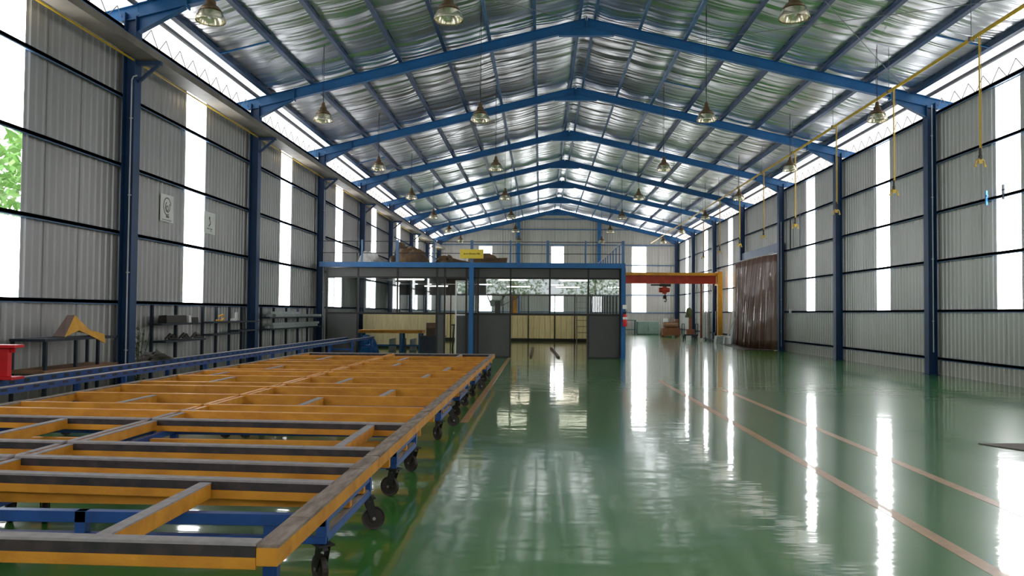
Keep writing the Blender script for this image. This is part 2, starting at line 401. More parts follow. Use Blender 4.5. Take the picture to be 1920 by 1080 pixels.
wi = 1
def window(x, a, b, z0, z1, axis):
    global wi
    m2 = MB()
    if axis == 'x': m2.box(x - .006, x + .006, a, b, z0, z1)
    else: m2.box(a, b, x - .006, x + .006, z0, z1)
    o = m2.build('window_%d' % wi, M['daylight']); wi += 1
    struct(o, 'tall narrow translucent daylight strip'); return o
for (a, b, z0, z1) in left_holes:
    if 11 < a < 12:
        window(WL, a, b, 4.36, z1, 'x'); window(WL, a, b, z0, 2.98, 'x')
        m2 = MB(); m2.box(WL - .006, WL + .006, a, b, 2.98, 4.36)
        struct(m2.build('window_%d' % wi, M['clear_strip']), 'clear pane with green tree outside'); wi += 1
    else: window(WL, a, b, z0, z1, 'x')
for (a, b, z0, z1) in right_holes:
    if b - a < 2: window(WR, a, b, z0, z1, 'x')

# back wall (gable)
def gable_sheet(mb, y, sgn, x0, x1, z0, ztop=None):
    pts = ribs_along(x0, x1)
    if x0 < XA < x1: pts = sorted(pts + [(XA, 0)])
    for (xa, da), (xb, db) in zip(pts, pts[1:]):
        if xb - xa < 1e-6: continue
        za = raf(xa) + .2 if ztop is None else ztop; zb = raf(xb) + .2 if ztop is None else ztop
        mb.quad((xa, y + sgn * da, z0), (xb, y + sgn * db, z0), (xb, y + sgn * db, zb), (xa, y + sgn * da, za))
back_holes = [(-4.85, -3.85, 1.65, 6.73), (.77, 1.72, 1.65, 6.73), (7.03, 8.08, 1.65, 6.73)]
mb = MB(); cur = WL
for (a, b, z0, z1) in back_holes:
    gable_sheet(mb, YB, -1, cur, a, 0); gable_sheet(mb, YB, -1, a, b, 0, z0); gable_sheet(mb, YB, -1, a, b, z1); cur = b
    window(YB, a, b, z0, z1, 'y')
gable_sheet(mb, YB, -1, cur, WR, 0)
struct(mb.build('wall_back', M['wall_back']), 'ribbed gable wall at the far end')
# front wall behind the camera with a wide open gate
mb = MB(); gable_sheet(mb, YF, 1, WL, -4.2, 0); gable_sheet(mb, YF, 1, -4.2, 6.2, 0, 3.0); gable_sheet(mb, YF, 1, -4.2, 6.2, 4.4); gable_sheet(mb, YF, 1, 6.2, WR, 0)
struct(mb.build('wall_front', M['wall']))

# roof: foil between purlins sagging, translucent sheet at the eaves and overhang
ROFF = .30                                         # roof sheet above rafter axis
pl = [1.0 - i * PUR for i in range(8)]             # left purlins, ridge outward (x)
pr = [1.41 + i * PUR for i in range(8)]
def sag(x):
    for lst in (pl, pr):
        for a, b in zip(lst, lst[1:]):
            lo, hi = min(a, b), max(a, b)
            if lo <= x <= hi:
                t = (x - lo) / (hi - lo); return .045 * 4 * t * (1 - t)
    return 0
mb = MB(); xs = []
for i in range(7): xs += [pl[7 - i] + PUR * k / 6 for k in range(6)]
xs += [pl[0], XA, pr[0]]
for i in range(7): xs += [pr[i] + PUR * k / 6 for k in range(1, 7)]
ny = 200; rr = random.Random(3)
ph = [(rr.uniform(0, 6), rr.uniform(0, 6)) for _ in range(8)]
grid = []
for j in range(ny + 1):
    y = YF + (YB - YF) * j / ny; row = []
    for x in xs:
        w = .012 * (math.sin(y * 2.1 + ph[0][0] + .5 * math.sin(x * 1.3)) + math.sin(y * 4.7 + x * .7 + ph[1][0]) + .6 * math.sin(y * 8.3 - x * .9))
        row.append((x, y, raf(x) + ROFF - .03 - sag(x) * (1 + .4 * math.sin(y * 1.7 + x)) + w * min(1, sag(x) / .02)))
    grid.append(row)
for r in grid: mb.v += r
nx = len(xs)
for j in range(ny):
    for i in range(nx - 1):
        a = j * nx + i; mb.f.append((a, a + 1, a + nx + 1, a + nx)); mb.mi.append(0)
struct(mb.build('ceiling', M['foil'], smooth=True), 'silver crinkled foil insulation under the pitched roof')
mb = MB()
for y0, y1 in ((YF, YB),):
    mb.quad((pl[7], y0, raf(pl[7]) + ROFF), (pl[7], y1, raf(pl[7]) + ROFF), (-9.7, y1, raf(-9.7) + ROFF), (-9.7, y0, raf(-9.7) + ROFF))
struct(mb.build('ceiling_eave', M['skylight']), 'translucent white roof sheet along the left eave')
mb = MB(); mb.quad((pr[7], YF, raf(pr[7]) + ROFF), (pr[7], YB, raf(pr[7]) + ROFF), (12.2, YB, raf(12.2) + ROFF), (12.2, YF, raf(12.2) + ROFF))
struct(mb.build('ceiling_eave', M['skylight']), 'translucent white roof sheet along the right eave')

# ================================================================== STEEL
def ibeam_poly(mb, p, q, d, w, tf=.012, mi=0):
    """I section from p to q lying in the frame plane (depth d), flange width w along y"""
    p = Vector(p); q = Vector(q); ax = (q - p).normalized(); nn = Vector((0, 1, 0)).cross(ax).normalized()
    if nn.z < 0: nn = -nn
    for s_ in (-1, 1): mb.bar(p + nn * s_ * (d / 2 - tf / 2), q + nn * s_ * (d / 2 - tf / 2), w, tf, mi, up=nn)
    mb.bar(p, q, .01, d - 2 * tf, mi, up=nn)
for n in range(-2, 8):
    y = FY(n)
    nm = 'blue steel portal frame, %s one in view counted from the camera' % ORD[n] if 0 <= n < 8 else 'blue steel portal frame %s the camera' % ('behind' if n == -2 else 'above and just ahead of')
    if n == 0: nm = 'blue steel portal frame nearest the camera, only its left corner in view'
    if n == 7: nm = 'blue steel portal frame standing against the far gable wall'
    fr = thing('portal_frame', nm, 'steel frame', (0, y, 0), group='blue portal frames')
    for s_, X in ((-1, XL), (1, XR)):
        c = MB(); xo = X + s_ * .22
        a, b = min(X, xo), max(X, xo)
        c.box(X - .006 if s_ > 0 else X - .006, X + .006, -.125, .125, 0.012, raf(X) - .12)
        c.box(xo - .006, xo + .006, -.125, .125, 0.012, raf(X) - .05)
        c.box(a, b, -.005, .005, 0.012, raf(X) - .05)
        c.box(a - .04, b + .04, -.16, .16, 0, .012)
        c.build('column', M['blue_col'], fr)
        r = MB(); xe = X - s_ * -0.0
        ibeam_poly(r, (X + s_ * .02, 0, raf(X)), (XA, 0, HR), .27, .15)
        # haunch gusset near the column and end plates
        x1 = X - s_ * .95; z0 = raf(X); z1 = raf(x1)
        r.prism([(X, z0 - .1), (X, z0 - .42), (x1, z1 - .14), (x1, z1 - .08)], 'y', -.006, .006)
        r.bar((X, 0, z0 - .42), (x1, 0, z1 - .14), .15, .012)
        r.box(min(x1, x1 + .02), max(x1, x1 + .02), -.09, .09, z1 - .19, z1 + .15)
        r.build('rafter', M['blue'], fr)
        o_ = MB(); xe = X + s_ * 1.75
        o_.prism([(X + s_ * .02, raf(X) + .12), (X + s_ * .02, raf(X) - .16), (xe, raf(xe) + .02), (xe, raf(xe) + .12)], 'y', -.01, .01)
        o_.bar((X + s_ * .02, 0, raf(X) + .12), (xe, 0, raf(xe) + .12), .13, .012); o_.bar((X + s_ * .02, 0, raf(X) - .16), (xe, 0, raf(xe) + .02), .13, .012)
        o_.build('eave_bracket', M['blue'], fr)
    a = MB(); w = .75
    a.prism([(XA - w, raf(XA - w) - .136), (XA, HR - .136), (XA + w, raf(XA + w) - .136), (XA + w, raf(XA + w) - .17), (XA - w, raf(XA - w) - .17)], 'y', -.076, .076)
    a.box(XA - .012, XA + .012, -.09, .09, HR - .32, HR + .17)
    a.build('apex_plate', M['blue'], fr)

# purlins
for side, lst in (('left', pl), ('right', pr)):
    for i, x in enumerate(lst):
        z = raf(x) + .135
        big = i == 7
        m2 = MB(); h = .15; w = .035 + .0045 * i
        m2.box(x - .004, x + .004, YF, YB - .05, z, z + h); m2.box(x - w, x + w, YF, YB - .05, z, z + .008); m2.box(x - w, x + w, YF, YB - .05, z + h - .008, z + h)
        pos = 'nearest the ridge' if i == 0 else ('thick dark, nearest the eave' if big else '%s down from the ridge' % ORD[i])
        tag(m2.build('roof_purlin', M['blue_dark'] if i > 2 else M['girt']), 'long steel roof purlin on the %s slope, %s' % (side, pos), 'purlin', 'roof purlins')
for s_, X, nm in ((-1, WL, 'left'), (1, WR, 'right')):
    xx = (XL if s_ < 0 else XR) + s_ * .08
    m2 = MB(); z = raf(xx) + .14; m2.box(xx - .035, xx + .035, YF, YB - .05, z - .0, z + .07)
    tag(m2.build('eave_purlin', M['dark_steel']), 'thin dark eave strut above the %s wall opening' % nm, 'purlin', 'eave struts')
    # wall girts
    for k, z in enumerate((.44, 1.70, 3.03, 4.33, 5.66, 6.98)):
        xa, xb = (X + .045, X + .115) if s_ < 0 else (X - .115, X - .045)
        if nm == 'right' and k < 4 and k != 9:
            segs = [(YF + .1, FY(3) + .12), (FY(4) - .12, YB - .1)] if z < 4.6 else [(YF + .1, YB - .1)]
        else: segs = [(YF + .1, YB - .1)]
        m2 = MB()
        for (a, b) in segs: m2.box(xa, xb, a, b, z - .03, z + .03); m2.box(xa, xa + .008, a, b, z - .05, z + .03) if s_ > 0 else m2.box(xb - .008, xb, a, b, z - .05, z + .03)
        tag(m2.build('wall_girt', M['girt']), 'blue horizontal wall rail on the %s wall, %s up from the floor' % (nm, ORD[k]), 'wall rail', 'wall girts')
    # zigzag lattice in the clerestory
    t = thing('eave_lattice', 'thin zigzag steel lattice in the bright opening above the %s wall' % nm, 'lattice', (X + s_ * .0, 0, WT + .03))
    m2 = MB(); y = YF + .2; pts = []; up = False
    ztop = raf(X) + .10 - WT
    while y < YB - .2:
        pts.append((0, y, ztop if up else .0)); up = not up; y += .34
    for a, b in zip(pts, pts[1:]): m2.bar(a, b, .012, .012)
    m2.build('zigzag_rod', M['wire'], t)
    m2 = MB(); m2.box(-.02, .02, YF + .2, YB - .2, -.02, .03); m2.build('bottom_chord', M['dark_steel'], t)

# back wall girts and gable columns
for i, x in enumerate((-1.8, 4.45)):
    m2 = MB(); yb = YB - .12
    m2.box(x - .13, x + .13, yb - .012, yb, 0, raf(x) - .15); m2.box(x - .13, x + .13, yb - .2, yb - .19, 0, raf(x) - .15); m2.box(x - .006, x + .006, yb - .19, yb - .01, 0, raf(x) - .15)
    tag(m2.build('gable_column', M['blue']), 'blue wind column on the far gable wall, %s of the ridge' % ('left' if i == 0 else 'right'), 'column')
for k, z in enumerate((1.65, 3.0, 4.35, 5.3, 6.85, 8.05, 8.85)):
    hw = (HR - z - .1) / SL if z > HE else 99
    a, b = max(WL + .1, XA - hw), min(WR - .1, XA + hw)
    m2 = MB(); m2.box(a, b, YB - .1, YB - .04, z - .04, z + .04)
    tag(m2.build('wall_girt', M['girt']), 'blue horizontal rail on the far gable wall, %s up from the floor' % ORD[k], 'wall rail', 'gable wall rails')

# crane runway beam on brackets along the left wall
t = thing('runway_beam', 'long weathered brown beam with a yellow edge running under the left eave', 'beam')
m2 = MB(); x0, x1, z0, z1 = XL + .02, -7.40, 6.36, 6.50
m2.box(x0, x1, 5, YB - 1, z0, z0 + .012); m2.box(x1 - .012, x1, 5, YB - 1, z0 + .012, z1); m2.box(x0, x0 + .012, 5, YB - 1, z0 + .012, z1)
m2.build('channel', M['gutter'], t)
m2 = MB(); m2.tube([(x0 - .05, 5, z0 - .015), (x0 - .05, YB - 1, z0 - .015)], .022, 6); m2.build('yellow_edge_pipe', M['ypipe'], t)['label'] = 'yellow pipe along the edge'
for n in range(0, 7):
    y = FY(n)
    m2 = MB(); m2.bar((XL, y, 6.31), (-7.36, y, 6.31), .08, .08); m2.bar((XL + .01, y, 5.95), (-7.42, y, 6.28), .05, .06)
    tag(m2.build('beam_bracket', M['blue_dark']), 'blue bracket carrying the brown runway beam on the %s left column' % ORD[n], 'bracket', 'runway brackets on the left columns')

# conduits on columns
def conduit(x, y, z0, z1, label, off=None):
    m2 = MB(); pts = [(x, y, z0), (x, y, z1)]
    if off: pts += [(x + off * .3, y, z1 + .06), (x + off, y, z1 + .08)]
    m2.tube(pts, .014, 8)
    for k in range(4):
        z = z0 + (z1 - z0) * (k + .5) / 4; m2.box(x - .03, x + .03, y - .002, y + .02, z - .01, z + .01)
    return tag(m2.build('conduit_pipe', M['pipe']), label, 'pipe', 'conduits on the columns')
conduit(XL - .03, FY(0) - .17, .05, 5.95, 'thin pale conduit running down the left column nearest the camera', .1)
conduit(XL + .03, FY(2) - .15, .05, 5.9, 'thin pale conduit on the left column beside the glass office')
conduit(XR + .10, FY(1) - .16, .6, 7.2, 'thin pale conduit running down the big right-hand column')
conduit(XR + .08, FY(3) - .16, .2, 5.6, 'thin pale conduit on the right column beside the brown curtain')

# bracing wires and bridging bars
wk = 0
for (a, b, nm) in (((-4.0, FY(0)), (1.0, FY(1)), 'left slope over the first bay'), ((3.8, FY(1)), (9.6, FY(0)), 'right slope over the first bay'),
                   ((9.9, FY(1)), (4.0, FY(0)), 'right slope over the first bay, crossing the other'), ((2.5, FY(3)), (9.5, FY(2)), 'right slope over the third bay'),
                   ((8.5, FY(3)), (2.5, FY(2)), 'right slope over the third bay, crossing the other'), ((-7.0, FY(3)), (-1.5, FY(2)), 'left slope over the third bay')):
    m2 = MB(); m2.tube([(a[0], a[1], raf(a[0]) + .1), (b[0], b[1], raf(b[0]) + .1)], .008, 5)
    tag(m2.build('bracing_wire', M['wire']), 'thin diagonal bracing wire under the ' + nm, 'wire', 'roof bracing wires')
for (i, y, side) in ((6, FY(1) - 3.6, 0), (6, FY(3) - 3.2, 0), (6, FY(0) + 3, 1), (2, FY(2) - 3, 1)):
    lst = (pl, pr)[side]; a, b = lst[i], lst[i + 1]
    if y < 12: y = 12
    m2 = MB(); m2.bar((a, y, raf(a) + .14), (b, y, raf(b) + .14), .05, .03)
    tag(m2.build('bridging_bar', M['blue']), 'short blue bar between purlins on the %s slope, %s bay from the camera' % (('left', 'right')[side], ORD[max(0, int((y - 15.33) // BAY) + 1)]), 'bar', 'bridging bars')

# yellow suspended pipe on the right with plug drops
t = thing('yellow_pipe_rail', 'long mustard yellow pipe hung under the right roof slope', 'pipe')
XP, ZP = 8.3, 6.93
m2 = MB(); m2.tube([(XP, 6.0, ZP), (XP, YB - 1.2, ZP)], .035, 10); m2.build('pipe', M['ypipe'], t, smooth=True)
y = 12.2; k = 0
while y < YB - 3:
    m2 = MB(); m2.tube([(XP, y, ZP + .03), (XP, y, raf(XP) + .2)], .006, 5); m2.box(XP - .05, XP + .05, y - .02, y + .02, ZP - .05, ZP + .05)
    m2.build('hanger', M['wire'], t); y += 3.74
for k, y in enumerate((15.66, 19.43, 23.18, 26.9, 30.7, 34.4, 38.2, 42.0)):
    d = thing('plug_drop', 'yellow drop pipe with plug cluster hanging from the yellow rail, %s from the camera' % ('nearest' if k == 0 else ORD[k]), 'drop pipe', (XP, y, 4.45), group='drops on the yellow rail')
    m2 = MB(); m2.tube([(0, 0, ZP - 4.48), (0, 0, .28)], .014, 8); m2.tube([(.03, 0, ZP - 4.48), (.03, 0, .25)], .006, 6); m2.build('drop_tube', M['ypipe'], d)
    m2 = MB(); m2.lathe([(.0, .3), (.022, .3), (.026, .2), (.02, .18), (.035, .16), (.035, .08), (.0, .08)], seg=10); m2.build('valve', M['junk'], d)
    m2 = MB()
    for s_ in (-1, 1): m2.tube([(0, 0, .1), (s_ * .07, 0, .06), (s_ * .09, 0, -.03)], .016, 6); m2.box(s_ * .09 - .02, s_ * .09 + .02, -.02, .02, -.06, -.02)
    m2.box(-.035, .035, -.025, .025, .0, .1)
    m2.build('outlet', M['ypipe'], d)

# ------------------------------------------------------------------ lamps
def make_lamp():
    t = thing('high_bay_lamp', '', 'lamp')
    m2 = MB(); m2.lathe([(.235, -.02), (.238, 0), (.225, .05), (.185, .13), (.12, .21), (.075, .25), (.07, .25), (.115, .205), (.178, .125), (.218, .048), (.228, 0)], seg=28)
    m2.build('shade', M['shade'], t, smooth=True)
    m2 = MB(); m2.lathe([(.0, .44), (.03, .44), (.045, .40), (.05, .34), (.08, .31), (.085, .25), (.135, .215), (.19, .135), (.1, .24), (.0, .25)], seg=20); m2.build('cap', M['shade_cap'], t, smooth=True)
    m2 = MB(); m2.lathe([(0, .02), (.04, .03), (.055, .07), (.045, .13), (.025, .18), (.02, .24)], seg=16); m2.build('bulb', M['bulb'], t, smooth=True)
    m2 = MB(); m2.tube([(0, 0, .44), (0, 0, 2.0)], .007, 6); m2.build('hanging_rod', M['cord'], t)
    m2 = MB(); m2.tube([(0, 0, .44), (-.03, 0, .9), (-.04, 0, 1.4), (0, 0, 2.0)], .004, 5); m2.build('cable', M['cord'], t)
    return t
lamp0 = None; lx = [-5.4, -1.52, 3.97, 8.05]; lp = ['leftmost', 'second from left', 'second from right', 'rightmost']
for r in range(7):
    y = 12.9 + r * 6.85
    for c, x in enumerate(lx):
        lab = 'spun aluminium high bay lamp, %s in the %s row from the camera' % (lp[c], ORD[r])
        if lamp0 is None: lamp0 = make_lamp(); o = lamp0
        else: o = dup(lamp0, (0, 0, 0))
        o['label'] = lab; o['group'] = 'high bay lamps'
        zb = 6.26; o.location = (x, y, zb)
        L_ = raf(x) + .25 - zb
        for ch in o.children:
            if ch.name.startswith(('hanging_rod', 'cable')):
                ch.scale = (1, 1, (L_ - .44) / (2.0 - .44)); ch.location = (0, 0, .44 - .44 * ch.scale[2])

# ================================================================== TABLES
ZT = .50
def skewbox(mb, x0, x1, y0, y1, z0, z1, k, mi=0):
    n = len(mb.v); mb.box(x0, x1, y0, y1, z0, z1, mi)
    for i in range(n, n + 8): a = mb.v[i]; mb.v[i] = (a[0], a[1] + k * (x1 - a[0]), a[2])
def caster(parent, x, y, rot):
    e = MB(); e.box(-.05, .05, -.05, .05, .225, .235)
    for s_ in (-1, 1): e.prism([(-.035, .225), (.035, .225), (.045 + .02, .075), (.02, .075)], 'x', s_ * .028 - .003, s_ * .028 + .003)
    e.lathe([(.03, .225), (.035, .2), (.0, .2)], seg=12)
    c = e.build('caster', M['caster'], parent); c.location = (x, y, 0); c.rotation_euler = (0, 0, rot)
    w = MB(); w.lathe([(.0, -.02), (.03, -.02), (.035, -.014), (.066, -.014), (.08, -.018), (.0825, -.008), (.0825, .008), (.08, .018), (.066, .014), (.035, .014), (.03, .02), (.0, .02)], (0, .043, .083), 24, axis='x')
    w.build('wheel', M['wheel'], c, smooth=False)
    h = MB(); h.lathe([(0, -.034), (.012, -.034), (.012, .034), (0, .034)], (0, .043, .083), 12, axis='x'); h.build('axle', M['hub'], c)
def table(x0, x1, y0, y1, bars, black, struts, legs_y, label, rot, mids=(), foot=None, skew=0, inner=1, koff=0):
    t = thing('assembly_table', label, 'table', ((x0 + x1) / 2, (y0 + y1) / 2, 0), group='yellow rolling assembly tables')
    ox, oy = (x0 + x1) / 2, (y0 + y1) / 2
    X0, X1, Y0, Y1 = x0 - ox, x1 - ox, y0 - oy, y1 - oy
    rnd = random.Random(int(y0 * 100 + x0 * 7))
    # edge rails with segmented worn plank on top; the rail on the inner side is lower and the bars run over it
    for s_, X in ((-1, X0), (1, X1)):
        e = MB(); low = (s_ == inner)
        w = .05 if low else .10
        zt = ZT - .012
        a, b = (X, X + w) if s_ < 0 else (X - w, X)
        e.box(a, b, Y0, Y1, ZT - .095, zt); r_ = e.build('edge_rail', M['yellow'], t, bevel=.003)
        p = MB(); y = Y0
        while y < Y1 - .05:
            l_ = min(rnd.uniform(.35, .9), Y1 - y); p.box(a - .002, b + .003, y + .002, y + l_ - .003, zt, zt + (.006 if low else .012 + rnd.uniform(.0, .006))); y += l_
        p.build('plank_cap', M['felt'] if low and y0 < 8 else (M['yellow'] if low else M['plank']), r_)
    ba = X0 + (.0 if inner < 0 else .10); bb = X1 - (.0 if inner > 0 else .10)
    for i, yy in enumerate(bars):
        y = yy - oy + koff; e = MB(); sk = .03 if yy < 4 else skew
        if yy in black:
            skewbox(e, ba, bb, y - .043, y + .043, ZT - .11, ZT - .055, sk); c = e.build('crossbar', M['yellow'], t, bevel=.003)
            e = MB(); skewbox(e, ba, bb, y - .043, y + .043, ZT - .055, ZT - .004, sk); skewbox(e, ba, bb, y - .042, y + .042, ZT - .004, ZT + .009, sk, 1)
            e.build('rubber_strip', [M['rubber'], M['felt']], c)
        else:
            skewbox(e, ba, bb, y - .043, y + .043, ZT - .125, ZT + .008, sk); c = e.build('crossbar', M['yellow'], t, bevel=.003)
    for (sx, a, b) in struts:
        e = MB(); e.box(sx - ox - .035, sx - ox + .035, a - oy, b - oy, ZT - .10, ZT - .012); c = e.build('strut', M['yellow'], t, bevel=.003)
        e = MB(); e.box(sx - ox - .036, sx - ox + .036, a - oy, b - oy, ZT - .012, ZT - .004); e.build('plank_cap', M['felt'], c)
    # lower wooden bearers
    for k in range(2 if y1 - y0 < 2.6 else 3):
        y = Y0 + (Y1 - Y0) * (k + .75) / (2.2 if y1 - y0 < 2.6 else 3.2)
        if y0 < 4.5: y = (5.22, 5.62)[k] - oy
        e = MB(); e.box(X0 + .04, X1 - .04, y - .03, y + .03, ZT - .20, ZT - .13); e.build('bearer', M['yellow'], t)
    # blue trolley
    ya, yb = legs_y[0] - oy, legs_y[1] - oy; xa, xb = X0 + .10, X1 - .035
    e = MB()
    for y in (ya, yb): e.box(xa, xb, y - .03, y + .03, .335, .40)
    for x in (xa, xb - .05): e.box(x, x + .05, ya, yb, .345, .395)
    e.build('top_frame', M['blue_table'], t, bevel=.002)
    e = MB()
    for y in (ya, yb): e.box(xa, xb, y - .025, y + .025, .236, .275)
    for x in (xa, xb - .05): e.box(x, x + .05, ya, yb, .236, .285)
    e.build('base_frame', M['blue_table'], t, bevel=.002)
    e = MB(); e.box(xb - .045, xb - .005, ya + .04, yb - .04, .285, .292); e.build('ledge', M['plank'], t)
    for x in [xa + .025, xb - .025] + [m - ox for m in mids]:
        for y in (ya, yb):
            e = MB(); e.box(x - .03, x + .03, y - .03, y + .03, .275, .40); e.build('leg', M['blue_table'], t)
    for j, x in enumerate((xa + .05, xb - .02)):
        for k, y in enumerate((ya, yb)): caster(t, x, y + (-.0 if k else .0), rot[(j * 2 + k) % len(rot)])
    if foot:
        fx, fy = foot; e = MB(); e.box(fx - ox - .04, fx - ox + .04, fy - oy - .03, fy - oy + .03, .006, .335); e.box(fx - ox - .055, fx - ox + .055, fy - oy - .05, fy - oy + .05, 0, .006); e.build('leg', M['blue_table'], t)
    return t
XE, XC, XW = -1.17, -3.74, -5.95
YT = [3.63, 5.92, 8.62, 11.5, 14.3, 17.2, 20.8]
rows = []
rowpos = ['nearest the camera', 'second from the camera', 'third from the camera', 'fourth from the camera', 'fifth from the camera', 'farthest from the camera']
barsets = [
    [3.68, 4.98, 5.54], [6.22, 7.62, 8.25], [8.9, 10.0, 11.1], [11.7, 12.9, 13.9], [14.5, 15.7, 16.8], [17.4, 19.0, 20.5]]
barsets2 = [
    [4.98, 5.54], [6.22, 7.62, 8.25], [8.9, 10.0, 11.1], [11.7, 12.9, 13.9], [14.5, 15.7, 16.8], [17.4, 19.0, 20.5]]
legsY = [(4.62, 5.80), (6.86, 7.92), (9.9, 11.1), (12.2, 13.5), (15.0, 16.3), (18.2, 19.6)]
for i in range(6):
    st = [[(-2.05, 3.76, 4.96), ], [(-1.58, 6.27, 7.58)], [(-2.0, 10.06, 11.05), (-2.7, 8.95, 9.95)], [(-1.9, 12.95, 13.85), (-3.0, 11.75, 12.85)], [(-1.75, 14.55, 15.65), (-2.9, 15.75, 16.75)], [(-2.0, 19.05, 20.45), (-3.1, 17.45, 18.95)]][i]
    table(XC + .02, XE, YT[i] + .01, YT[i + 1] - .01, barsets[i], {3.68, 4.98, 5.54, 6.22, 7.62, 20.5}, st, legsY[i],
          'orange-yellow slatted assembly table on blue trolley, right-hand column, %s' % rowpos[i],
          [.4, 2.9, 1.2, .9, 2.1, .1] if i % 2 else [2.6, .5, PI / 2 - .9, -1.2], mids=(-2.62,) if i == 0 else (), foot=(-1.52, 4.62) if i == 0 else None, skew=(.07, .055, .03, .02, 0, 0)[i], inner=-1)
    st = [[(-4.9, 5.2, 5.7)], [(-4.6, 6.45, 7.75)], [(-4.8, 9.1, 10.0)], [(-4.9, 11.8, 12.9), (-5.4, 12.98, 13.9)], [(-5.0, 14.55, 15.65)], [(-4.9, 17.45, 18.95)]][i]
    table(XW, XC - .02, YT[i] + (.6 if i == 0 else .01), YT[i + 1] - .01, barsets2[i], {4.98, 5.54, 6.22, 7.62, 20.5}, st, legsY[i],
          'orange-yellow slatted assembly table on blue trolley, left-hand column, %s' % rowpos[i], [1.9, .3, 2.6, .8], skew=(.07, .055, .03, .02, 0, 0)[i], inner=1, koff=(.16, .13, .07, .05, 0, 0)[i])
# ------------------------------------------------------------------ blue track with slotted rails beside the tables
t = thing('slotted_track', 'blue slotted twin rail track running the length of the left side', 'conveyor', (0, 0, 0))
for j, (x, h, yend) in enumerate(((-6.82, .11, 29.3), (-6.12, .075, 29.6))):
    m2 = MB(); m2.box(x - .035, x + .035, 5.2, yend, .65 - h, .65); y = 5.4
    while y < yend - .2: m2.box(x + .0352, x + .0375, y, y + .11, .65 - h * .55, .65 - h * .12, 1); y += .30
    r_ = m2.build('rail', [M['blue_table'], M['dark_steel']], t)
    m2 = MB(); y = 5.2
    rn = random.Random(j)
    while y < yend:
        l_ = rn.uniform(.5, 1.4); m2.box(x - .045, x + .045, y, min(y + l_ - .006, yend), .65, .66); y += l_
    m2.build('rail_cap', M['felt'], r_)
for k in range(9):
    y = 6 + k * 2.9
    m2 = MB()
    for x in (-6.82, -6.12): m2.box(x - .03, x + .03, y - .03, y + .03, 0, .56 if x < -6.5 else .575)
    m2.box(-6.79, -6.15, y - .02, y + .02, .30, .35)
    m2.build('leg_frame', M['blue_table'], t)

# red steel stand at lower left
m2 = MB(); rx, ry = -6.72, 10.03
m2.box(rx - .13, rx + .16, ry - .13, ry + .13, .662, .70); m2.box(rx - .13, rx + .17, ry - .10, ry + .10, 1.06, 1.10); m2.box(rx - .1, rx + .05, ry - .04, ry + .04, .70, 1.06)
m2.box(rx - .1, rx + .12, ry - .008, ry + .008, 1.0, 1.06)
tag(m2.build('steel_stand', M['red'], bevel=.006), 'bright red I-shaped steel stand at the left edge on the blue track', 'stand')

# ------------------------------------------------------------------ left wall furniture
t = thing('workbench', 'dark steel workbench with a bare end frame against the left wall', 'workbench', (-7.72, 12.9, 0))
m2 = MB(); m2.box(-.25, .3, -.95, .35, 1.06, 1.10); m2.build('tabletop', M['dark_steel'], t)
m2 = MB()
m2.box(.26, .3, .35, 1.15, 1.06, 1.10); m2.box(-.25, -.21, .35, 1.15, 1.06, 1.10); m2.box(-.25, .3, 1.11, 1.15, 1.06, 1.10); m2.build('end_frame', M['dark_steel'], t)
for (x, y) in ((.28, -.9), (-.23, -.9), (.28, -.1), (-.23, -.1), (.28, .55), (.28, 1.13), (-.23, 1.13)):
    m2 = MB(); m2.box(x - .022, x + .022, y - .022, y + .022, 0, 1.06); m2.build('leg', M['dark_steel'], t)
m2 = MB(); m2.box(-.25, .32, -.98, 1.15, .58, .63); m2.build('shelf', M['wood'], t)
# folded sheet
def sheet_mesh():
    m2 = MB(); nu, nv = 14, 6
    P = []
    for i in range(nu + 1):
        u = i / nu
        for j in range(nv + 1):
            v = j / nv
            y = -.45 + 1.25 * u
            z = .02 + .34 * math.exp(-((u - .2) / .2) ** 2) * (1 - .0 * v) - .10 * max(0, u - .55) + .03 * math.sin(u * 9 + v * 2)
            P.append((-.22 + .55 * v, y + .12 * v, max(z * (1 - .55 * v), .006) if u < .62 else z * .3 + .012 - .18 * max(0, u - .7) * (1 if v > .9 else 1)))
    m2.v = P
    for i in range(nu):
        for j in range(nv):
            a = i * (nv + 1) + j; m2.f.append((a, a + 1, a + nv + 2, a + nv + 1)); m2.mi.append(0)
    return m2
m2 = MB()
# peaked folded sheet: front triangle face plus long tongue
for dx, mi in ((0, 0),):
    m2.v = [(.26, -.38, .0), (.20, -.02, .34), (.26, .30, .10), (.34, .62, .02), (.34, .66, -.13), (.30, .30, .0), (.29, -.05, .10), (.10, -.06, .335), (.12, -.46, .01), (.05, .25, .08), (.1, .62, .02)]
    m2.f = [(0, 1, 2, 6), (6, 2, 5), (2, 3, 4, 5), (1, 7, 9, 2), (2, 9, 10, 3)]; m2.mi = [0, 0, 0, 0, 0]
    m2.f += [(0, 8, 7, 1)]; m2.mi += [1]
o = m2.build('folded_sheet', [M['sheet'], M['sheet_back']]); o.location = (-7.72, 12.9, 1.11)
sm = o.modifiers.new('solid', 'SOLIDIFY'); sm.thickness = .012; sm.offset = 1
tag(o, 'orange-yellow folded sheet with dark underside lying on the left workbench', 'sheet')

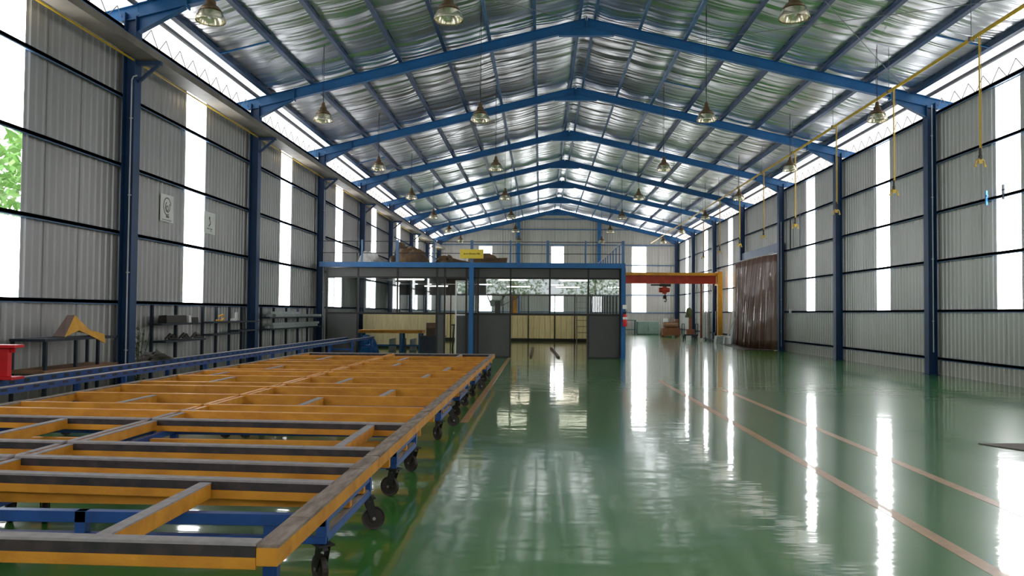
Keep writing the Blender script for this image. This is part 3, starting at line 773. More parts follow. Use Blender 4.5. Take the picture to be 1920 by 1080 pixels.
def poster(y0, y1, z0, z1, label, kind):
    yc, zc = (y0 + y1) / 2, (z0 + z1) / 2
    t = thing('poster', label, 'poster', (WL + .04, yc, zc))
    w, h = (y1 - y0) / 2, (z1 - z0) / 2
    m2 = MB(); m2.box(-.002, .002, -w, w, -h, h); m2.build('paper', M['paper'], t)
    m2 = MB()
    if kind == 0:
        for rad, cy, cz, a0, a1 in ((.17, .0, .04, .2, 5.2), (.10, .02, .03, 2, 7), (.05, .0, .0, 0, 6.2)):
            n_ = 14
            pts = [(.005, cy + rad * math.cos(a0 + (a1 - a0) * i / n_), cz + rad * 1.1 * math.sin(a0 + (a1 - a0) * i / n_)) for i in range(n_ + 1)]
            for a, b in zip(pts, pts[1:]): m2.bar(a, b, .004, .022)
        m2.box(.003, .006, -.05, .09, -.20, -.16); m2.box(.003, .006, -.22, .2, -.262, -.25)
    else:
        m2.lathe([(0, .003), (.04, .003), (.04, .006), (0, .006)], (0, -.02, .12), 12, axis='x'); m2.bar((.005, -.02, .09), (.005, .05, .0), .004, .03); m2.bar((.005, .05, .0), (.005, -.06, -.08), .004, .03)
        m2.box(.003, .006, -.16, -.02, -.15, -.13); m2.box(.003, .006, .03, .16, -.15, -.13); m2.box(.003, .006, .03, .13, -.19, -.175)
    m2.build('print', M['ink'], t); return t
poster(17.0, 17.62, 3.46, 4.05, 'larger white paper poster with a grey swirl drawing, left of the bright strip', 0)
poster(19.25, 19.92, 3.42, 3.95, 'smaller white paper notice right of the bright strip on the left wall', 1)

# racks on the left wall
def rack(y0, y1, posts, shelves, label):
    t = thing('storage_rack', label, 'rack', (WL + .3, y0, 0))
    for p in posts:
        m2 = MB(); m2.box(-.13, -.07, p - y0 - .03, p - y0 + .03, 0, 1.66); m2.build('post', M['dark_steel'], t)
    for (a, b, z) in shelves:
        m2 = MB(); m2.box(-.07, .2, a - y0, b - y0, z - .02, z + .02); m2.build('shelf', M['dark_steel'], t)
    return t
rack(16.35, 18.3, [16.4, 17.5], [(16.2, 18.1, 1.26), (16.4, 18.4, .90)], 'dark steel wall rack with two posts just past the nearest left column')
rack(18.8, 21.9, [18.9, 19.7, 20.55, 21.4], [(18.8, 21.9, 1.27), (18.8, 20.5, .98), (20.4, 21.9, 1.04)], 'dark steel wall rack with four posts under the bright strip of the left wall')
rack(22.7, 28.5, [22.9, 24.0, 25.2, 26.4, 27.5, 28.4], [(22.8, 28.4, 1.36), (22.8, 28.4, 1.03)], 'long dark wall rack full of pale profiles beside the glass office')
def junk_box(name, x, y0, y1, z0, z1, m, label, cat, w=.2, tilt=0):
    m2 = MB(); m2.prism([(-w / 2, 0), (w / 2, 0), (w / 2 * .9, z1 - z0), (-w / 2 * .8, (z1 - z0) * .92)], 'y', -(y1 - y0) / 2, (y1 - y0) / 2)
    o = m2.build(name, m, bevel=.008); o.location = (x, (y0 + y1) / 2, z0); o.rotation_euler = (0, 0, tilt); return tag(o, label, cat)
XRK = WL + .37
junk_box('offcut_bundle', XRK, 16.5, 17.45, 1.28, 1.45, M['junk'], 'dark bundle of offcuts on the top shelf nearest the camera', 'bundle')
junk_box('roll', XRK + .02, 17.5, 17.62, 1.28, 1.44, M['white'], 'short white roll end beside the dark offcut bundle', 'roll', .22)
junk_box('offcut_bundle', XRK, 17.72, 18.05, 1.28, 1.40, M['junk'], 'small dark bundle right of the white roll end', 'bundle')
m2 = MB(); m2.tube([(0, -.25, .0), (0, .05, -.02), (0, .2, .05), (0, .12, .13), (0, -.1, .1)], .02, 8); o = m2.build('bent_strip', M['sheet']); o.location = (XRK, 19.55, 1.32); tag(o, 'curled cream strip on the rack under the bright strip', 'strip')
junk_box('block', XRK, 20.3, 20.45, 1.29, 1.36, M['white'], 'small white block lying on the four-post rack shelf', 'block', .12)
junk_box('block', XRK, 20.5, 20.62, 1.3, 1.52, M['white'], 'upright white block on the four-post rack shelf', 'block', .05)
for k, (y0, y1, z) in enumerate(((16.6, 17.1, .92), (17.1, 17.9, .92), (17.9, 18.3, .92))):
    m2 = MB(); m2.tube([(0, -.2, .03), (.03, -.05, .12), (0, .1, .05), (-.03, .22, .1), (0, .3, .03)], [.02, .035, .03, .03, .015], 6); m2.tube([(.05, -.15, .04), (.08, .1, .03), (.04, .3, .02)], .02, 6)
    o = m2.build('cable_bundle', M['junk']); o.location = (XRK, (y0 + y1) / 2, z); tag(o, 'tangled dark bundle on the lower shelf, %s from the left column' % ORD[k], 'bundle', 'dark bundles on the lower shelf')
for k, (y0, y1, z, x) in enumerate(((23.1, 28.2, 1.38, -.05), (23.4, 28.3, 1.38, .05), (23.1, 25.9, 1.46, 0), (23.0, 28.2, 1.05, -.05), (23.2, 26.3, 1.05, .05), (23.3, 28.2, 1.13, 0))):
    m2 = MB(); m2.box(-.045, .045, y0, y1, 0, .075)
    o = m2.build('profile_bar', M['profile']); o.location = (XRK + x, 0, z)
    tag(o, ['pale profile at the back of the top shelf', 'pale profile at the front of the top shelf', 'short pale profile stacked on the top shelf pair', 'pale profile at the back of the lower shelf', 'short pale profile on the lower shelf', 'long pale profile stacked on the lower shelf'][k] + ' of the long rack beside the office', 'profile', 'profiles on the long rack')
# dry plant by the column
t = thing('dry_plant', 'thin dry plant growing beside the nearest left column', 'plant', (WL + .25, 15.75, 0))
m2 = MB(); rn = random.Random(5)
for i in range(9): 
    a = rn.uniform(0, 6.28); pts = [(0, 0, 0)]
    for k in range(1, 6): pts.append((math.cos(a) * .05 * k * rn.uniform(.3, 1), math.sin(a) * .05 * k * rn.uniform(.3, 1), .22 * k * rn.uniform(.8, 1.1)))
    m2.tube(pts, .007, 5)
m2.build('stem', M['plant'], t)
m2 = MB()
for i in range(160):
    z = rn.uniform(.1, 1.2); r = rn.uniform(0, .17); a = rn.uniform(0, 6.28); c = Vector((r * math.cos(a), r * math.sin(a), z)); u = Vector((rn.uniform(-1, 1), rn.uniform(-1, 1), rn.uniform(-1, 1))).normalized() * .04; w = u.cross(Vector((.3, .5, .8))).normalized() * .015
    m2.quad(tuple(c - u), tuple(c + w), tuple(c + u), tuple(c - w))
m2.build('foliage', M['plant'], t)
m2 = MB(); m2.blob((0, 0, 0), .16, .4, .12, 4, .5, 18, 8); o = m2.build('debris_heap', M['junk']); o.location = (-6.85, 14.3, .662); tag(o, 'small dark heap of scraps lying on the blue track', 'heap')

# ================================================================== GLASS OFFICE AND MEZZANINE
YO, YOB = 28.45, 45.0; OX0, OX1 = -7.55, 2.86
t = thing('glass_office', 'charcoal panelled glass office under the mezzanine', 'office', (0, YO, 0))
D = YOB - YO
mull = [OX0, -6.45, -5.05, -3.66, -3.38, -2.62, -2.2, -1.07, .30, 1.64, 2.74]
for x in mull:
    m2 = MB(); m2.box(x - .03, x + .03, -.03, .03, 1.48 if x in (-5.05, .30) else 0, 3.1); m2.build('mullion', M['mullion'], t)
for a, b in zip(mull, mull[1:]):
    if b - a < .3 and a > -3: continue
    m2 = MB(); m2.box(a + .03, b - .03, -.012, .012, 2.80, 3.1); m2.build('header_panel', M['panel_dark'], t)
m2 = MB(); m2.box(OX0, -3.41, -.035, .035, 2.74, 2.80); m2.box(-3.35, OX1 - .1, -.035, .035, 2.74, 2.80); m2.box(OX0, -3.41, -.035, .035, 1.47, 1.54); m2.box(-2.59, OX1 - .1, -.035, .035, 1.47, 1.54); m2.build('transom_rail', M['mullion'], t)
for a, b in zip(mull, mull[1:]):
    if abs(a + 3.38) < .01: continue
    m2 = MB(); m2.box(a + .03, b - .03, -.004, .004, 1.54, 2.74); m2.build('window_pane', M['glass'], t)
for a, b in ((OX0, -6.45), (-3.66, -3.38), (-2.2, -1.07), (1.64, 2.74), (-2.62, -2.2)):
    m2 = MB(); m2.box(a + .03, b - .03, -.015, .015, .04, 1.47); m2.build('lower_panel', M['panel_dark'], t)
    m2 = MB(); m2.box(a, b, -.02, .02, 0, .04); m2.build('base_rail', M['mullion'], t)
# door leaf, standing ajar in the door opening
dr = MB(); w = .66
for (a, b, z0, z1) in ((0, .05, .03, 2.68), (w - .05, w, .03, 2.68), (.05, w - .05, 2.62, 2.68), (.05, w - .05, 1.44, 1.5)): dr.box(a, b, -.02, .02, z0, z1)
d = dr.build('door', M['white'], t); d['label'] = 'white framed door leaf, ajar'; d.location = (-3.30 + .02, .12, 0); d.rotation_euler = (0, 0, .5)
d.location = (-3.02, .1, 0); d.rotation_euler = (0, 0, .12)
m2 = MB(); m2.box(.05, w - .05, -.003, .003, 1.5, 2.62); m2.build('pane', M['glass'], d)
m2 = MB(); m2.box(.05, w - .05, -.012, .012, .03, 1.44); m2.build('kick_panel', M['panel_dark'], d)
m2 = MB(); m2.bar((w - .03, -.06, 1.2), (w - .14, -.06, 1.2), .02, .02); m2.bar((w - .03, -.06, 1.2), (w - .03, -.02, 1.2), .02, .02); m2.build('handle', M['hub'], d)
# back partition with cream boards, windows above
m2 = MB(); m2.box(-7.9, OX1 - .1, D - .001, D + .001, .16, 1.47); m2.build('cream_board', M['cream'], t)['label'] = 'cream boards along the back partition'
m2 = MB(); x = -7.9
while x < OX1 - .15: m2.box(x, x + .012, D - .019, D - .0155, .16, 1.47); x += .30
m2.build('board_joint', M['wood'], t)
m2 = MB(); m2.box(-7.9, OX1 - .1, D - .03, D + .03, 0, .16); m2.box(-7.9, OX1 - .1, D - .03, D + .03, 1.47, 1.55); m2.box(-7.9, OX1 - .1, D - .03, D + .03, 2.5, 3.1); m2.build('back_rail', M['mezz'], t)
for x in (-7.85, -6.5, -5.0, -3.6, -2.1, -.7, .75, 1.85, 2.72):
    m2 = MB(); m2.box(x - .03, x + .03, D - .035, D + .035, 0, 3.1); m2.build('mullion', M['mullion'], t)
# shorter cream partition inside the left part
P = 35.0 - YO
m2 = MB(); m2.box(-7.7, -4.5, P - .001, P + .001, .1, 1.47); m2.build('cream_board', M['cream'], t)['label'] = 'cream boards of the inner left partition'
m2 = MB(); m2.box(-7.7, -4.5, P - .025, P + .025, 1.47, 1.53); m2.box(-7.7, -4.5, P - .025, P + .025, 0, .1); m2.box(-4.5, -4.44, P - .03, P + .03, 0, 3.1); m2.build('partition_rail', M['mullion'], t)
# right side partition
m2 = MB(); m2.box(OX1 - .13, OX1 - .10, .03, D, .04, 1.47); m2.build('lower_panel', M['panel_dark'], t)
m2 = MB(); m2.box(OX1 - .14, OX1 - .09, .03, D, 2.74, 3.1); m2.box(OX1 - .14, OX1 - .09, .03, D, 1.47, 1.54); m2.box(OX1 - .14, OX1 - .09, .03, D, 0, .04); m2.build('side_rail', M['mullion'], t)
for k in range(12):
    m2 = MB(); y = 1.38 * (k + 1); m2.box(OX1 - .145, OX1 - .085, y - .03, y + .03, 0, 3.1); m2.build('mullion', M['mullion'], t)
m2 = MB(); m2.box(OX1 - .118, OX1 - .112, .03, D, 1.54, 2.74); m2.build('side_pane', M['glass'], t)

t = thing('mezzanine', 'blue edged mezzanine deck on top of the glass office', 'mezzanine', (0, YO, 0))
m2 = MB(); m2.box(XL + .02, OX1 + .04, -.12, D + .4, 3.20, 3.27); m2.build('deck', M['mezz'], t)
m2 = MB()
m2.box(XL + .02, OX1 + .05, -.16, -.06, 3.12, 3.30); m2.box(XL + .02, OX1 + .05, -.19, -.03, 3.12, 3.132); m2.box(OX1 - .05, OX1 + .05, -.06, D + .4, 3.12, 3.30); m2.build('edge_beam', M['blue'], t)
m2 = MB()
for k in range(1, 9): m2.box(XL + .2, OX1 - .16, k * D / 8.5 - .04, k * D / 8.5 + .04, 3.1, 3.20)
m2.build('joist', M['mezz'], t)
for x in (-2.43, OX1 - .02):
    m2 = MB(); m2.box(x - .075, x + .075, -.25, -.238, 0.01, 3.12); m2.box(x - .075, x + .075, -.06, -.05, 0.01, 3.12); m2.box(x - .006, x + .006, -.238, -.06, 0.01, 3.12); m2.box(x - .11, x + .11, -.27, -.03, 0, .01); m2.build('column', M['blue'], t)
t = thing('guard_rail', 'blue post guard rail with thin cables around the mezzanine edge', 'railing', (0, YO, 3.30))
posts = [2.83, 1.53, .22, -1.08, -2.43, -3.75, -5.05, -6.3]
for i, x in enumerate(posts):
    m2 = MB(); w = .05 if i % 2 == 0 else .03; m2.box(x - w, x + w, -.13, -.09, -.0, .78); m2.build('post', M['girt'], t)
m2 = MB()
for z in (.73, .32): m2.tube([(XL + .1, -.11, z), (OX1, -.11, z)], .012, 6)
m2.build('cable', M['dark_steel'], t)
for k in range(1, 11):
    m2 = MB(); y = 1.3 * k; m2.box(OX1 - .04, OX1 + .0, y - .02, y + .02, 0, .76); m2.build('post', M['blue'], t)
m2 = MB(); m2.tube([(OX1 - .02, -.1, .76), (OX1 - .02, D - 1, .76)], .025, 8); m2.build('side_handrail', M['pipe'], t)['label'] = 'pale handrail along the side'
# sign
t = thing('hanging_sign', 'small yellow sign hung on the mezzanine guard rail', 'sign', (-2.43, YO - .16, 3.60))
m2 = MB(); m2.box(-.41, .41, -.012, .012, -.16, .16); m2.build('board', M['sign'], t, bevel=.004)
m2 = MB(); rn = random.Random(2); x = -.28
while x < .28:
    w = rn.uniform(.018, .04); h = rn.uniform(.02, .045); m2.box(x, x + w, -.0145, -.0122, -h / 2, h / 2 + rn.choice((0, 0, .02))); x += w + .012
m2.box(-.28, .3, -.0142, -.0122, -.008, .006)
m2.build('lettering', M['sign_ink'], t)
# heaps on the deck
def heap(x, y, rx, ry, rz, m, label, seed, rough=.35):
    m2 = MB(); m2.blob((0, 0, 0), rx, ry, rz, seed, rough, 26, 12); o = m2.build('covered_heap', m, smooth=False); o.location = (x, y, 3.275); return tag(o, label, 'heap', 'covered heaps on the mezzanine')
heap(-6.35, YO + 1.3, .45, .5, .46, M['tarp_white'], 'white covered bundle on the mezzanine deck', 11, .15)
heap(-5.2, YO + 2.4, .62, .7, .70, M['tarp'], 'tall brown tarpaulin heap in the middle of the mezzanine', 5)
heap(-4.75, YO + 1.1, .62, .55, .60, M['tarp'], 'rounded brown tarpaulin heap beside the tallest heap', 8, .2)
heap(-3.55, YO + 2.2, .6, .5, .34, M['tarp'], 'low brown heap left of the yellow sign', 9, .4)
heap(-2.25, YO + 2.3, .75, .6, .42, M['tarp'], 'broad brown heap behind the yellow sign', 13, .3)
m2 = MB()
for k in range(4): m2.bar((-.65, -.1 + .2 * k, .04 + .06 * k), (.65, -.05 + .18 * k, .06 + .07 * k), .25, .04)
o = m2.build('board_pile', M['tarp']); o.location = (-1.9, YO + .75, 3.27); tag(o, 'flat pile of brown boards right of the yellow sign', 'boards')

# fire extinguisher on the office corner column
t = thing('fire_extinguisher', 'red fire extinguisher hung on the blue office corner column', 'fire extinguisher', (OX1 + .02, YO - .36, 1.12))
m2 = MB(); m2.lathe([(0, 0), (.075, 0), (.08, .02), (.08, .34), (.06, .40), (.025, .43), (.0, .43)], seg=20); m2.build('tank', M['red'], t, smooth=True)
m2 = MB(); m2.lathe([(.081, .24), (.0815, .24), (.0815, .32), (.081, .32)], seg=20); m2.build('label_band', M['paper'], t)
m2 = MB(); m2.box(-.03, .03, -.02, .02, .43, .50); m2.bar((0, 0, .5), (.09, 0, .54), .02, .015); m2.tube([(-.03, 0, .46), (-.1, -.02, .4), (-.1, -.03, .15)], .011, 6); m2.box(-.05, .05, .07, .115, .15, .5); m2.build('valve_head', M['caster'], t)
m2 = MB(); m2.box(OX1 - .05, OX1 + .09, YO - .262, YO - .252, 1.72, 1.86); tag(m2.build('wall_sign', M['paper']), 'small white notice above the red fire extinguisher', 'sign')

# dark bars lying on the office floor opening
for k, (a, b) in enumerate((((-.35, 28.6, .0), (-.35, 36.0, .0)), ((.62, 28.3, .0), (.45, 36.0, .0)))):
    m2 = MB(); m2.box(-.045, .045, 0, b[1] - a[1], 0, .06); o = m2.build('floor_guide', M['brown']); o.location = (a[0], a[1], 0); o.rotation_euler = (0, 0, math.atan2(a[0] - b[0], b[1] - a[1]))
    tag(o, 'dark low guide bar on the floor of the office opening, %s one' % ('left' if k == 0 else 'right'), 'guide bar')
# yellow bench and things inside the left office
t = thing('bench', 'yellow topped bench on blue legs inside the left office opening', 'bench', (-5.6, 32.2, 0))
m2 = MB(); m2.box(-1.6, .95, -.4, .4, .72, .84); m2.build('tabletop', M['yellow'], t)
for x in (-1.5, .1, .85):
    for y in (-.35, .35):
        m2 = MB(); m2.box(x - .05, x + .05, y - .04, y + .04, 0, .72); m2.build('leg', M['blue'], t)
m2 = MB(); m2.box(-1.5, .9, -.03, .03, .2, .26); m2.build('stretcher', M['blue'], t)
for k in range(4):
    junk_box('carton', -6.0 + k * .42, 32.6, 33.0, 0, .5, M[('cyl', 'plank', 'profile', 'plank')[k]], 'small box standing under the yellow bench, %s from the left' % ORD[k], 'box', .24)
m2 = MB(); m2.blob((0, 0, 0), .38, .3, .5, 21, .3, 18, 9); o = m2.build('plastic_bag', M['blue_bag']); o.location = (-6.62, 31.3, 0); tag(o, 'blue plastic bag on the floor under the ends of the blue track', 'bag')
t = thing('counter', 'dark low counter inside the left office opening', 'counter', (-4.1, 31.5, 0)); m2 = MB(); m2.box(-.55, .35, -.3, .3, 0, .6); m2.build('body', M['dark_steel'], t); m2 = MB(); m2.box(-.6, .4, -.33, .33, .6, .64); m2.build('top', M['dark_steel'], t)
m2 = MB(); m2.box(-.17, .17, -.2, .2, 0, .5); m2.box(-.17, .17, -.205, -.2, .3, .48, 1)
o = m2.build('brown_box', [M['brown'], M['wood']]); o.location = (-4.25, 31.5, .64); tag(o, 'upright brown box standing on the dark counter', 'box')
t = thing('stool', 'dark stool seen through the office doorway', 'stool', (-3.55, 34.0, 0))
m2 = MB(); m2.lathe([(0, 1.0), (.2, 1.0), (.2, 1.06), (0, 1.06)], seg=16); m2.build('seat', M['brown'], t)
for i in range(4):
    a = PI / 4 + i * PI / 2; m2 = MB(); m2.bar((.12 * math.cos(a), .12 * math.sin(a), 1.0), (.2 * math.cos(a), .2 * math.sin(a), 0), .04, .04); m2.build('leg', M['brown'], t)
m2 = MB(); m2.box(-.17, .17, -.015, .015, .38, .42); m2.box(-.015, .015, -.17, .17, .38, .42); m2.build('rung', M['brown'], t)
tube = None  # tube lamps added under the deck to brighten the cream boards
for k, (x, y) in enumerate(((-5.6, 34.5), (-5.6, 43.2), (-1.2, 34.5), (-1.2, 43.2), (1.4, 34.5), (1.4, 43.2))):
    if tube is None:
        tube = thing('added_tube_lamp', '', 'lamp', (x, y, 2.92), group='added office tube lamps')
        m2 = MB(); m2.box(-.65, .65, -.05, .05, .05, .1); m2.box(-.65, -.61, -.03, .03, 0, .05); m2.box(.61, .65, -.03, .03, 0, .05); m2.build('fitting', M['white'], tube)
        m2 = MB(); m2.tube([(-.61, 0, .025), (.61, 0, .025)], .018, 10); m2.build('tube', M['tube'], tube); o = tube
    else: o = dup(tube, (x, y, 2.92))
    o['label'] = 'added tube lamp brightening the boards from the office ceiling, %s, %s row' % (('left part', 'left part', 'middle part', 'middle part', 'right part', 'right part')[k], ('front', 'back')[k % 2])
# machine with arms and ladder inside right office
t = thing('ladder', 'grey step ladder inside the right end of the office', 'ladder', (2.0, 40.0, 0))
m2 = MB()
for x in (-.25, .25): m2.bar((x, 0, 0), (x, .55, 2.9), .04, .06)
m2.build('stile', M['hub'], t)
for k in range(9):
    z = .3 + .3 * k; m2 = MB(); m2.box(-.25, .25, z * .19 - .03, z * .19 + .03, z, z + .03); m2.build('rung', M['hub'], t)
t = thing('boom_machine', 'dark machine with thin arms behind the office glass', 'machine', (-2.0, 37.5, 0))
m2 = MB(); m2.box(-.35, .35, -.3, .3, 0, 1.1); m2.box(-.12, .12, -.1, .1, 1.1, 2.1); m2.build('body', M['junk'], t)
m2 = MB(); m2.tube([(0, 0, 2.0), (.5, 0, 2.5), (1.2, .1, 2.75)], .025, 8); m2.tube([(0, 0, 1.8), (.8, 0, 2.2), (1.6, .1, 2.75)], .02, 8); m2.tube([(-.3, 0, 1.9), (-.5, 0, 2.4), (-.2, 0, 2.6)], .03, 8); m2.build('arm', M['hub'], t)
m2 = MB(); m2.box(-.35, .25, -.02, .02, 1.85, 2.15); m2.build('head_plate', M['profile'], t)

# ================================================================== GANTRY CRANE (right back)
YG = 46.3
t = thing('gantry_crane', 'orange-red gantry crane beam with yellow legs beyond the office', 'crane', (0, YG, 0))
m2 = MB(); m2.box(-1.5, 9.85, -.11, .11, 3.28, 3.30); m2.box(-1.5, 9.85, -.11, .11, 3.72, 3.74); m2.box(-1.5, 9.85, -.012, .012, 3.30, 3.72); m2.build('beam', M['crane_red'], t)
m2 = MB(); m2.box(-1.5, 9.85, -.14, .14, 3.741, 3.90); m2.build('top_rail', M['crane_yellow'], t)
for x, dx in ((9.98, 0), (-1.45, 0)):
    m2 = MB(); m2.box(x - .13, x + .13, -.5, -.3, .12, 3.95); m2.build('front_leg', M['crane_yellow'], t)
    m2 = MB(); m2.box(x - .36, x - .24, 3.3, 3.42, .12, 3.5); m2.bar((x - .05, .3, 3.55), (x - .30, 3.4, 3.45), .12, .14); m2.build('rear_leg', M['crane_brown'], t)
    m2 = MB(); m2.box(x - .12, x + .12, -.3, .35, 3.2, 3.95); m2.build('head_block', M['crane_yellow'], t)
    m2 = MB(); m2.box(x - .1, x + .1, -.7, 3.7, .06, .12)
    for y in (-.55, 3.55): m2.lathe([(0, -.04), (.08, -.04), (.08, .04), (0, .04)], (x, y, .08), 14, axis='x')
    m2.build('foot', M['dark_steel'], t)
m2 = MB(); pts = []
for k in range(13): pts.append((8.55 + k * .1, -.16, 3.22 if k % 2 == 0 else 2.55 + .1 * (k % 4)))
m2.tube(pts, .014, 6); m2.build('festoon_cable', M['crane_brown'], t)
t = thing('chain_hoist', 'red and black chain hoist hanging from the crane beam', 'hoist', (6.95, YG, 0))
m2 = MB(); m2.box(-.75, -.2, -.06, .06, 3.16, 3.24); m2.box(-.25, .35, -.16, .16, 3.12, 3.26); m2.build('trolley', M['junk'], t)
m2 = MB(); m2.lathe([(0, -.3), (.13, -.3), (.15, -.1), (.15, .1), (.11, .3), (0, .3)], (.0, 0, 2.92), 16, axis='x'); m2.box(-.1, .12, -.12, .12, 2.7, 3.12); m2.build('motor', M['crane_red'], t, smooth=False)
m2 = MB(); m2.tube([(.05, 0, 2.7), (.05, 0, 2.45)], .03, 6); m2.tube([(.05, 0, 2.45), (.13, 0, 2.38), (.1, 0, 2.26), (0, 0, 2.28)], .03, 8); m2.box(-.06, .12, -.08, .08, 2.42, 2.62); m2.build('hook_block', M['caster'], t)

# ================================================================== BROWN CURTAIN DOOR
t = thing('strip_curtain', 'brown pleated vinyl curtain closing the doorway in the right wall', 'curtain', (0, 0, 0))
ya, yb = FY(3) + .14, FY(4) - .14
m2 = MB(); n_ = 240; zs = [.022, .5, 1.3, 2.2, 3.1, 3.9, 4.22]
for j, z in enumerate(zs):
    for i in range(n_ + 1):
        u = i / n_; y = ya + (yb - ya) * u
        bulge = .38 * math.sin(PI * min(1, u * 1.15)) * (1 - z / 4.3) ** .7
        fold = .10 * math.sin(u * 2 * PI * 17 + .5 * math.sin(u * 9)) + .035 * math.sin(u * 2 * PI * 41 + z * .4)
        m2.v.append((10.10 - bulge + fold * (.7 + .3 * (1 - z / 4.3)) + .48 * math.exp(-u * 24), y, z))
for j in range(len(zs) - 1):
    for i in range(n_):
        a = j * (n_ + 1) + i; m2.f.append((a, a + 1, a + n_ + 2, a + n_ + 1)); m2.mi.append(0)
o = m2.build('pleated_sheet', M['curtain'], t, smooth=True); s_ = o.modifiers.new('solid', 'SOLIDIFY'); s_.thickness = .006
m2 = MB(); m2.tube([(10.12, ya - .1, 4.27), (10.12, yb + .1, 4.27)], .035, 10); m2.build('track', M['pipe'], t)
m2 = MB(); m2.box(10.36, 10.52, FY(3) + .1, FY(4) - .1, 4.3, 4.72)
tag(m2.build('door_header', M['girt']), 'blue grey steel header beam above the brown curtain', 'beam')
m2 = MB(); m2.prism([(9.0, FY(3) + .6), (10.2, FY(3) + .3), (10.25, FY(4) + .6), (9.55, FY(4) + 1.2), (9.3, FY(4) - 2)], 'z', .001, .02)
tag(m2.build('floor_mat', M['sheet_back']), 'dark brown mat on the floor under the curtain', 'mat')

# things along the right wall beyond the curtain
def board(x, y, z1, w, m, label, lean=.12, name='leaning_board', th=.03):
    m2 = MB(); m2.prism([(0, 0), (th, 0), (th + lean, z1), (lean, z1)], 'y', -w / 2, w / 2); o = m2.build(name, m); o.location = (x, y, 0); return tag(o, label, 'board')
board(10.2, 44.2, 1.75, .5, M['white'], 'white board leaning on the right wall just past the curtain')
board(10.2, 45.0, 1.6, .35, M['cyl'], 'pale grey board leaning between curtain and yellow crane leg')
board(10.22, 43.7, 1.7, .35, M['dark_steel'], 'dark board leaning against the wall beside the curtain')
m2 = MB(); m2.bar((9.8, 43.4, .3), (10.35, 43.2, 1.75), .1, .05); tag(m2.build('leaning_post', M['cyl']), 'pale post leaning diagonally beside the brown curtain', 'post')
junk_box('white_bin', 9.75, 42.95, 43.3, 0, .42, M['white'], 'small white bin on the floor at the foot of the curtain', 'bin', .35)
junk_box('grey_box', 9.75, 44.6, 45.2, 0, .42, M['profile'], 'grey green box on the floor beside the yellow crane leg', 'box', .5)
for k, (y, m_) in enumerate(((50.6, 'cyl'), (51.3, 'pipe'), (52.0, 'cyl'))):
    m2 = MB(); m2.lathe([(0, 0), (.13, 0), (.13, 1.55), (.1, 1.68), (.04, 1.72), (.04, 1.8), (0, 1.8)], seg=18); o = m2.build('gas_cylinder', M[m_]); o.location = (10.3, y, 0)
    tag(o, 'tall pale cylinder by the right wall behind the brown crane leg, %s' % ('nearest', 'middle', 'farthest')[k].replace('nearest', 'nearest the camera').replace('farthest', 'farthest from the camera'), 'cylinder', 'tall cylinders')
m2 = MB(); m2.box(-.12, .12, -.12, .12, 0, 1.75); m2.box(-.2, .2, -.2, .2, 0, .5); o = m2.build('dark_cabinet', M['dark_steel']); o.location = (10.40, 48.4, 0); tag(o, 'narrow dark cabinet between the crane legs and the wall', 'cabinet')
t = thing('trolley_cart', 'dark four wheeled cart carrying a brown machine near the right wall', 'cart', (9.0, 49.5, 0))
m2 = MB(); m2.box(-.45, .4, -.4, .4, .28, .36); m2.build('deck', M['dark_steel'], t)
m2 = MB()
for x in (-.43, .38): m2.box(x - .02, x + .02, -.4, -.36, .36, 1.0); m2.box(x - .02, x + .02, .36, .4, .36, 1.0)
m2.box(-.45, -.41, -.4, .4, .96, 1.0); m2.box(.36, .4, -.4, .4, .96, 1.0); m2.build('handle_frame', M['dark_steel'], t)
for x in (-.36, .32):
    for y in (-.3, .3): m2 = MB(); m2.lathe([(0, -.03), (.12, -.03), (.12, .03), (0, .03)], (x, y, .12), 16, axis='x'); m2.box(x - .045, x + .045, y - .02, y + .02, .12, .28); m2.build('wheel', M['caster'], t)
t = thing('drill_machine', 'brown pedestal machine standing on the dark cart', 'machine', (9.0, 49.5, .36))
m2 = MB(); m2.box(-.22, .22, -.2, .2, 0, .3); m2.box(-.09, .09, -.08, .08, .3, 1.5); m2.build('column', M['crane_brown'], t)
m2 = MB(); m2.lathe([(0, 1.1), (.17, 1.1), (.19, 1.25), (.15, 1.5), (.08, 1.6), (0, 1.6)], (-.08, 0, 0), 14); m2.box(-.3, .1, -.1, .1, 1.0, 1.15); m2.build('head', M['plant'], t)
t = thing('compressor', 'low red-brown machine with boxes on top near the far right corner', 'machine', (8.9, 56.3, 0))
m2 = MB(); m2.box(-.6, .6, -.4, .4, .1, .62); m2.box(-.55, -.4, -.42, -.4, 0, .1); m2.box(.4, .55, -.42, .42, 0, .1); m2.box(-.55, -.4, .3, .4, 0, .1); m2.build('body', M['crane_brown'], t, bevel=.02)
m2 = MB(); m2.lathe([(0, -.5), (.16, -.5), (.2, -.4), (.2, .4), (.16, .5), (0, .5)], (0, -.1, .82), 16, axis='x'); m2.build('tank', M['wood'], t)
for k, (x, w, h, m_) in enumerate(((-.35, .3, .25, 'white'), (.05, .35, .32, 'plank'), (.4, .25, .2, 'crane_brown'))):
    junk_box('carton', 8.9 + x, 56.1, 56.5, 1.02, 1.02 + h, M[m_], 'small carton on the red-brown machine, %s' % ('leftmost', 'middle', 'rightmost')[k], 'box', w)
t = thing('floor_cabinet', 'grey green low cabinet against the far wall', 'cabinet', (8.05, 61.6, 0))
m2 = MB(); m2.box(-.85, .75, -.4, .4, .05, 1.0); m2.box(-.8, .7, -.35, .35, 0, .05); m2.build('body', M['cabinet_green'], t, bevel=.01)
for x in (-.45, .35): m2 = MB(); m2.box(x - .37, x + .37, -.42, -.40, .1, .95); d = m2.build('door', M['cabinet_green'], t); m2 = MB(); m2.box(x + .28, x + .3, -.45, -.42, .5, .62); m2.build('handle', M['hub'], d)
